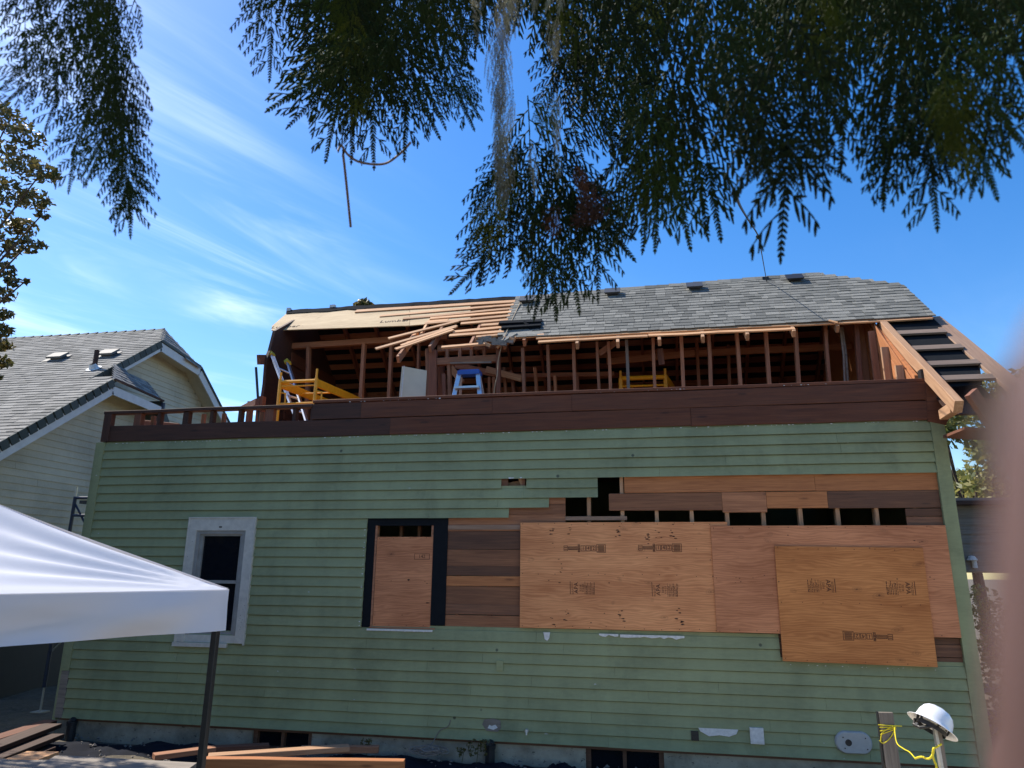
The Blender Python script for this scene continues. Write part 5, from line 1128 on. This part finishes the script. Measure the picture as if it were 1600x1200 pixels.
# sprays that shape the silhouette
key = [(412,122,-8,130,1.45),(398,60,-12,120,1.5),(425,182,-52,170,1.4),(447,195,-40,150,1.4),(505,248,-18,160,1.4),(537,252,-3,150,1.4),(592,262,0,150,1.42),(640,250,3,150,1.4),(695,212,25,150,1.38),(740,205,18,120,1.38),(752,190,25,100,1.38),
 (705,456,-50,140,1.3),(760,445,-8,150,1.3),(735,330,-30,110,1.3),(792,420,2,150,1.3),(845,500,-6,150,1.32),(872,498,0,160,1.32),(893,488,4,170,1.32),(935,470,6,140,1.3),(980,416,38,170,1.28),(968,398,30,130,1.28),(905,400,12,160,1.3),(820,400,-10,150,1.3),
 (958,372,-30,200,1.15),(990,392,-10,180,1.15),(1015,390,0,170,1.12),(1072,388,16,190,1.1),(1108,372,14,200,1.1),(1127,375,5,190,1.1),(1210,402,0,290,.92),(1320,282,48,190,.92),(1275,300,35,150,.92),(1168,300,-42,160,.92),(1190,330,-28,120,.92),
 (1362,312,-18,150,.98),(1392,326,4,170,.98),(1350,270,-40,160,1.0),(1451,360,0,190,.98),(1437,318,-20,120,.98),(1512,310,-10,140,.96),(1546,318,20,170,.94),(1600,250,30,180,.95),(1560,250,-5,150,.96),(1300,262,-10,200,1.0),(1480,290,20,150,1.0)]
spr += [(a, b, c, l*1.15, d) for a, b, c, l, d in key]
spr.sort(key=lambda s: s[0])
roots_all = []
step = 26
for i in range(0, len(spr), step): 
    g = spr[i:i+step]; rts = bough(g); roots_all.append(rts)
# strands with the sun glint painted in by a pale leaf colour
glint_sprays = []
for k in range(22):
    t = k/21; glint_sprays.append((797 - 22*math.sin(t*2.6) + rs.uniform(-9,9), 40 + 330*t + rs.uniform(-10,10), rs.uniform(-14,10), rs.uniform(80,120), 1.27))
for k in range(9): glint_sprays.append((855+rs.uniform(-22,22), rs.uniform(20,330), rs.uniform(-16,12), rs.uniform(55,90), 1.25))
for k in range(8): glint_sprays.append((747+rs.uniform(-5,5)-k*.8, 10+k*9, rs.uniform(-10,5), 60, 1.4))
bough(glint_sprays, M_cedarGlint, name='painted_glint_bough', squeeze=.38)
# left clusters
lf = []
for x0, y0, x1, y1, n, w in ((150,-30,198,300,14,11),(130,-40,150,130,3,12),(30,-60,15,60,3,8),(75,-30,45,150,4,8),(110,60,70,230,4,10),(150,110,110,250,4,8)):
    for k in range(n):
        t = (k+.5)/n; lf.append((x0+(x1-x0)*t+rs.uniform(-w,w), y0+(y1-y0)*t+rs.uniform(-10,10), math.degrees(math.atan2(x1-x0, y1-y0))+rs.uniform(-18,18), rs.uniform(100,150), rs.uniform(1.15,1.4)))
lf += [(202,372,6,150,1.2),(212,350,12,120,1.2),(178,350,-14,110,1.2),(124,268,-35,110,1.2),(132,292,-20,120,1.2),(105,300,-4,130,1.25),(0,140,-40,120,1.2),(5,175,-50,110,1.2),(215,215,15,100,1.2),(222,330,25,90,1.2)]
lf = [s for s in lf]
for i in range(0, len(lf), 28): roots_all.append(bough(lf[i:i+28]))
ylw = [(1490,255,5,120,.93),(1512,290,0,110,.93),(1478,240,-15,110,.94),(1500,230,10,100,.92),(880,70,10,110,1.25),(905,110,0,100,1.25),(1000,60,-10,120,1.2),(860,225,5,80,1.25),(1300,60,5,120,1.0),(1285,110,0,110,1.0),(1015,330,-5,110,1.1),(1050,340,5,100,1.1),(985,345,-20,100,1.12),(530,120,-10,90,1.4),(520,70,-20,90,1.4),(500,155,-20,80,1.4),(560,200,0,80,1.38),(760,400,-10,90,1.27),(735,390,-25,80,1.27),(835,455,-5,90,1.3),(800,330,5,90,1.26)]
bough(ylw, M_cedarY, name='painted_sun_bough')
# dead brown tuft
db = [(850,360,-25,40,1.28),(900,345,-55,60,1.26),(915,308,20,45,1.27),(862,372,-10,36,1.28),(890,350,-70,60,1.27),(905,330,-30,50,1.26)]
bough(db*2, M_brown, name='dead_tuft')
# twigs carrying the sprays up to the limbs, and the limbs and trunk out of view
limb = [Vector((3.6,-9.5,4.6)), Vector((2.6,-8.9,3.95)), Vector((1.3,-8.0,3.60)), Vector((0.2,-7.65,3.50)), Vector((-0.9,-7.6,3.42)), Vector((-1.9,-7.9,3.25))]
limb2 = [Vector((3.6,-9.6,3.7)), Vector((2.2,-8.9,3.35)), Vector((1.0,-8.2,3.12)), Vector((0.2,-7.95,3.05))]
mb = MB(); lp1 = curve_pts(limb, 6); lp2 = curve_pts(limb2, 6); mb.tube(lp1, [.07-.055*i/len(lp1) for i in range(len(lp1))], 10); obj('limb', mb, M_bark, cedar)
mb = MB(); mb.tube(lp2, [.05-.04*i/len(lp2) for i in range(len(lp2))], 10); obj('limb', mb, M_bark, cedar)
mb = MB(); mb.tube([Vector((3.7,-9.8,-.2)), Vector((3.65,-9.7,2)), Vector((3.6,-9.6,4.6)), Vector((3.6,-9.6,9)), Vector((3.6,-9.6,14))], [.34,.27,.22,.15,.03], 16); obj('trunk', mb, M_bark, cedar)
tw = MB(); lim = lp1 + lp2
for rts in roots_all:
    for i, r in enumerate(rts):
        if (r-CAM).normalized().dot(UPV) < .47: continue
        best = min(lim, key=lambda q: (q-r).length + (0 if q.z > r.z else 5)); m1 = r.lerp(best, .5) + Vector((0,0,.10)); tw.tube(curve_pts([r, m1, best], 4), [.0012+.0003*j for j in range(9)], 4, cap=False)
obj('twigs', tw, M_bark, cedar)
# the cedar's far crown behind and above the photographer shades the yard
fb = FB()
for k in range(420):
    h = rs.uniform(3.2, 13.5); R0 = (14-h)*.30+.5; a = rs.uniform(0, 2*math.pi); r_ = R0*rs.uniform(.3, 1); p = Vector((3.6+r_*math.cos(a), -9.9+r_*math.sin(a), h-.25*r_))
    if (p-CAM).length < 2.2 or ((p-CAM).normalized().dot(FW) > .50): continue
    d = Vector((math.cos(a)*.5, math.sin(a)*.5, -.8)); V, Q = SPR[k % 6]; L_ = rs.uniform(.7, 1.2); dn = d.normalized(); s_ = dn.cross(Vector((rs.rand(),rs.rand(),rs.rand()))).normalized(); n_ = dn.cross(s_)
    fb.add((V @ (np.array([list(dn), list(s_), list(n_)])*L_))+np.array(list(p)), Q, np.full(len(Q), .4))
fb.obj('crown', M_cedar, cedar)
mb = MB(); mb.tube(curve_pts([at(533,226,1.38), at(545,243,1.39), at(565,254,1.4), at(600,256,1.4), at(625,240,1.4), at(642,222,1.4)], 5), .0022, 6); mb.tube(curve_pts([at(536,240,1.385), at(541,285,1.39), at(548,355,1.4)], 5), .0024, 6); mb.tube([at(533,226,1.38), at(528,236,1.37)], .002, 6)
obj('bare_twig', mb, M_twig, cedar, label='bare twig with a straight dangling end')
# broad-leaf tree at the left edge ------------------------------------------------
def leaf_cloud(fb, c, r, n, size, tone=(0,1), flat=.6):
    P = rs.normal(0, 1, (n, 3)); P /= np.linalg.norm(P, axis=1)[:, None]; P *= (rs.uniform(.15, 1, (n, 1))**.5)*np.array([r, r, r*flat]); P += np.array(list(c))
    A = rs.normal(0, 1, (n, 3)); A /= np.linalg.norm(A, axis=1)[:, None]; B = np.cross(A, rs.normal(0, 1, (n, 3))); B /= np.linalg.norm(B, axis=1)[:, None]; Nn = np.cross(A, B); s = size*rs.uniform(.6, 1.3, (n, 1))
    # each leaf: folded blade of two quads
    v = np.stack([P - A*s, P - A*s*.2 + B*s*.5 + Nn*s*.12, P + A*s, P + A*s*.1 - B*s*.5 + Nn*s*.12, P, P], 1)
    V = v[:, :4].reshape(-1, 3); I = np.arange(n)[:, None]*4; q = np.concatenate([I+np.array([[0,1,2,3]])], 0); fb.add(V, q, rs.uniform(tone[0], tone[1], n))
def broad_tree(name, label, base, clusters, size, mat, trunk_r=.16, group=None, limbs=True, crown_name='crown'):
    t = thing(name, label, 'tree', tuple(base), group); fb = FB(); mb = MB(); top = sum((c for c, r, n in clusters), Vector())/len(clusters)
    for c, r, n in clusters: leaf_cloud(fb, c, r, n, size)
    fb.obj(crown_name, mat, t); b = Vector(base); fork = b.lerp(Vector((b.x, b.y, top.z)), .55); mb.tube([b-Vector((0,0,.2)), b.lerp(fork,.5)+Vector((.05,.03,0)), fork, fork.lerp(top,.7)], [trunk_r, trunk_r*.8, trunk_r*.65, trunk_r*.25], 10)
    for c, r, n in clusters[::max(1, len(clusters)//22)]: mb.tube([fork.lerp(top, rs.uniform(0,.5)), fork.lerp(c, .55)+Vector((0,0,.15)), c], [trunk_r*.28, trunk_r*.15, .008], 6)
    obj('trunk', mb, M_bark, t); return t
cl_ = []
for px, py, r, n in ((20,190,.30,300),(50,215,.25,220),(10,240,.35,300),(45,262,.28,240),(72,268,.22,170),(88,276,.10,50),(20,300,.32,320),(60,312,.24,240),(72,335,.09,50),(8,345,.3,280),(45,355,.2,180),(12,385,.24,240),(50,382,.16,130),(70,384,.07,30),(8,420,.2,190),(24,440,.10,70),(45,440,.05,22),(10,460,.18,150),(8,490,.15,150),(5,515,.16,170),(10,540,.14,150),(5,565,.16,190),(-10,590,.14,150),(-40,250,.5,500),(-60,330,.5,500),(-70,420,.5,450),(-60,520,.4,400),(-140,300,.8,700),(-160,450,.8,700),(-100,180,.6,500),(0,165,.2,150)):
    cl_.append((oy(px-6, py, -1.6+rs.uniform(-.4,.4)), r*.95, int(n*.75)))
for k in range(26): cl_.append((Vector((rs.uniform(-12.2,-9.9), rs.uniform(-3.4,-.7), rs.uniform(4.0,7.5))), rs.uniform(.45,.8), 330))  # unseen crown clusters added to cast shade on the left ground
cl_ = [c for c in cl_ if c[0].x < -9.6 or c[1] < .45]
bt_ = oy(-190, 450, -1.6); broad_tree('broadleaf_tree', 'leafy tree with olive and rusty leaves at the left edge above the cream house', (bt_.x, -1.6, 0), cl_, .044, M_leaf, .15)
# trees beyond
def clump_tree(label, base, h, rad, n, mat, size, seed, name='broadleaf_tree', zlo=.3):
    cl = []
    for k in range(n):
        a = rs.uniform(0, 6.283); u = rs.uniform(0,1); z = h*(zlo+(1-zlo)*u); rr = rad*math.sqrt(max(.05, 1-(2*u-1)**2))*rs.uniform(.4,1); cl.append((Vector((base[0]+rr*math.cos(a), base[1]+rr*math.sin(a), z)), rad*rs.uniform(.22,.4), int(rs.uniform(120,260))))
    return broad_tree(name, label, base, cl, size, mat, .18, 'trees growing behind the houses')
clump_tree('sunlit yellow green tree behind the right corner of the green house', (8.6, 13, 0), 6.6, 2.3, 30, M_leafy, .11, 1)
clump_tree('leafy tree further back at the right, seen under the roof overhang', (12.0, 17, 0), 8.6, 2.6, 30, M_leafy, .12, 2)
clump_tree('tree whose top shows through the gaps of the parapet', (-13.2, 17, 0), 8.2, 2.0, 26, M_leaf, .12, 3)
c = oy(568, 478, 12); clump_tree('tree whose top twigs just clear the torn ridge', (c.x, 12, 0), c.z+.15, .9, 10, M_leaf, .10, 4, zlo=.7)
# sunny shrubs right of the house
for i, (x, y, z0, h, lb) in enumerate(((5.15, 3.2, 0, 2.2, 'sunlit yellow green shrub under the grey shed eave, right of the corner board'),(4.4, 1.2, 0, .95, 'low dry shrub at the foot of the right corner board'))):
    fb = FB(); t = thing('shrub', lb, 'shrub', (x, y, 0))
    for k in range(16): leaf_cloud(fb, Vector((x+rs.uniform(-.5,.6), y+rs.uniform(-.3,.3), h*(.25+.7*rs.rand()))), .3, 150, .045, (.4,1), .8)
    fb.obj('foliage', M_leafy, t); mb = MB()
    for k in range(5): mb.tube([Vector((x,y,-.05)), Vector((x+rs.uniform(-.3,.3), y, h*.7))], [.02,.006], 5)
    obj('stem', mb, M_bark, t)
# grey shed beyond the right corner
sh = thing('grey_shed', 'grey boarded shed partly hidden by the finger, right of the green house', 'shed', (8.5, 8, 0)); ysd = 6.0
p0 = oy(1490, 790, ysd); p1 = oy(1500, 892, ysd); mb = MB(); k = 0; z = p1.z
while z < p0.z: mb.add([(p0.x-1.2,ysd-.02,z),(p0.x+4,ysd-.02,z),(p0.x+4,ysd,z+.17),(p0.x-1.2,ysd,z+.17)], [(0,1,2,3)], random.random()); z += .165
obj('siding', mb, M_weath, sh); mb = MB(); mb.box((p0.x-1.4,ysd-.25,p0.z),(p0.x+4.2,ysd+3,p0.z+.07)); obj('roof', mb, M_bandd, sh)
mb = MB(); mb.box((p0.x+3.9,ysd,0),(p0.x+4,ysd+3,p1.z)); mb.box((p0.x-1.2,ysd+2.9,0),(p0.x-1.1,ysd+3,p0.z)); mb.box((p0.x-1.2,ysd,p1.z-.02),(p0.x+4,ysd+3,p1.z)); obj('frame', mb, M_weath, sh)
mb = MB(); c = oy(1519, 875, ysd-.05); mb.lathe([(0.0,.08),(.05,.07),(.09,0),(.085,-.01)], n=14, c=c); mb.lathe([(.04,-.01),(.045,-.14),(0,-.15)], n=12, c=c+Vector((.03,0,0))); obj('flood_lamp', mb, M_chip, sh)
# small weeds at the foundation
def weed(x, y, z, h, label, n=14):
    fb = FB(); t = thing('weed', label, 'plant', (x, y, z))
    for k in range(n): leaf_cloud(fb, Vector((x+rs.uniform(-h*.6,h*.6), y+rs.uniform(-.04,.04), z+h*rs.uniform(.2,1))), h*.18, 5, .022, (.2,.8))
    fb.obj('foliage', M_leaf, t); mb = MB(); mb.tube([Vector((x,y,z-.05)), Vector((x+.02,y,z+h*.8))], .004, 5); obj('stem', mb, M_leaf, t)
c = oy(573, 1160, -.25); weed(c.x, -.25, .08, .15, 'small green weed above the short brown board'); c = oy(745, 1178, -.2); weed(c.x, -.2, .08, .20, 'leafy weed left of the right drain stub', 20)
c = oy(722, 1182, -.2); weed(c.x, -.2, .08, .10, 'tiny weed poking from the ground cloth', 8)
# unseen tree clumps added outside the view to darken the left wall and yard
for i, (x, y, h, r_, lb) in enumerate(((-10.5,-13.0,10,3.6,'unseen large tree added behind the camera to block skylight, farthest left'),(-8.2,-9.8,9.0,2.5,'unseen tall tree added left of the photographer to block skylight'),(-9.8,-5.6,5.2,1.7,'unseen shrub tree added left of the canopy to dim the wall, nearer the camera'),(-10.2,-2.6,5.0,1.3,'unseen shrub tree added left of the canopy to dim the wall, nearer the cream house'))):
    clump_tree(lb, (x, y, 0), h, r_, 46, M_leaf, .16, 9, zlo=.08)
# ------------------------------------------------------------------ hand with the finger in front of the lens
def cs(px, py, d): return CAM + FW*d + RT*((px-800)/F_PX*d) - UPV*((py-600)/F_PX*d)
D0 = 0.042
def q_(x, y, dz=0.0): 
    o = cs(1832, 480, D0); return o + RT*x - UPV*y + FW*dz
joints = [q_(.030,.150,.015), q_(.026,.118,.012), q_(.008,.082,.006), q_(.0015,.050,.002), q_(-.0010,.022,0), q_(-.0006,.003,0), q_(.0012,-.003,0)]
rad = [.030,.026,.0105,.0098,.0094,.0086,.0055]
V = [tuple(p) for p in joints]; Eg = [(i,i+1) for i in range(6)]; RR = [(r, r*.9) for r in rad]
def chain(root, pts, r0, r1):
    prev = root
    for i, p in enumerate(pts): V.append(tuple(p)); Eg.append((prev, len(V)-1)); r = r0+(r1-r0)*i/max(1,len(pts)-1); RR.append((r, r*.92)); prev = len(V)-1
chain(1, [q_(.028,.078,.010), q_(.031,.052,.022), q_(.030,.045,.042), q_(.029,.060,.052)], .0105, .0075)
chain(1, [q_(.048,.080,.012), q_(.052,.056,.026), q_(.050,.052,.045), q_(.048,.066,.053)], .0100, .0072)
chain(1, [q_(.064,.090,.014), q_(.069,.070,.026), q_(.067,.067,.040), q_(.065,.078,.046)], .0088, .0064)
chain(0, [q_(.002,.136,.020), q_(-.014,.112,.034), q_(-.014,.088,.042)], .0130, .0085)
chain(0, [q_(.036,.190,.02), q_(.044,.260,.03), q_(.05,.36,.05)], .027, .038)
me = bpy.data.meshes.new('hand'); me.from_pydata(V, Eg, []); hand = link('hand', me, M_skin, None, label='out of focus hand with one finger intruding at the right edge', cat='hand')
hand.modifiers.new('skin', 'SKIN'); 
for i, r in enumerate(RR): me.skin_vertices[0].data[i].radius = r
me.skin_vertices[0].data[0].use_root = True
sb = hand.modifiers.new('sub', 'SUBSURF'); sb.levels = 2; sb.render_levels = 2
bpy.context.view_layer.update(); dgm = hand.evaluated_get(bpy.context.evaluated_depsgraph_get()); nm = bpy.data.meshes.new_from_object(dgm); hand.modifiers.clear(); hand.data = nm
nm.materials.clear(); nm.materials.append(M_skin)
for p in nm.polygons: p.use_smooth = True
mb = MB(); m = Matrix((RT, -UPV, FW)).transposed().to_4x4(); m.translation = q_(0,.008,.0085)
mb.lathe([(0.0,.0012),(.004,.0010),(.0062,.0)], n=16, mat=m); obj('fingernail', mb, M_panel, hand)
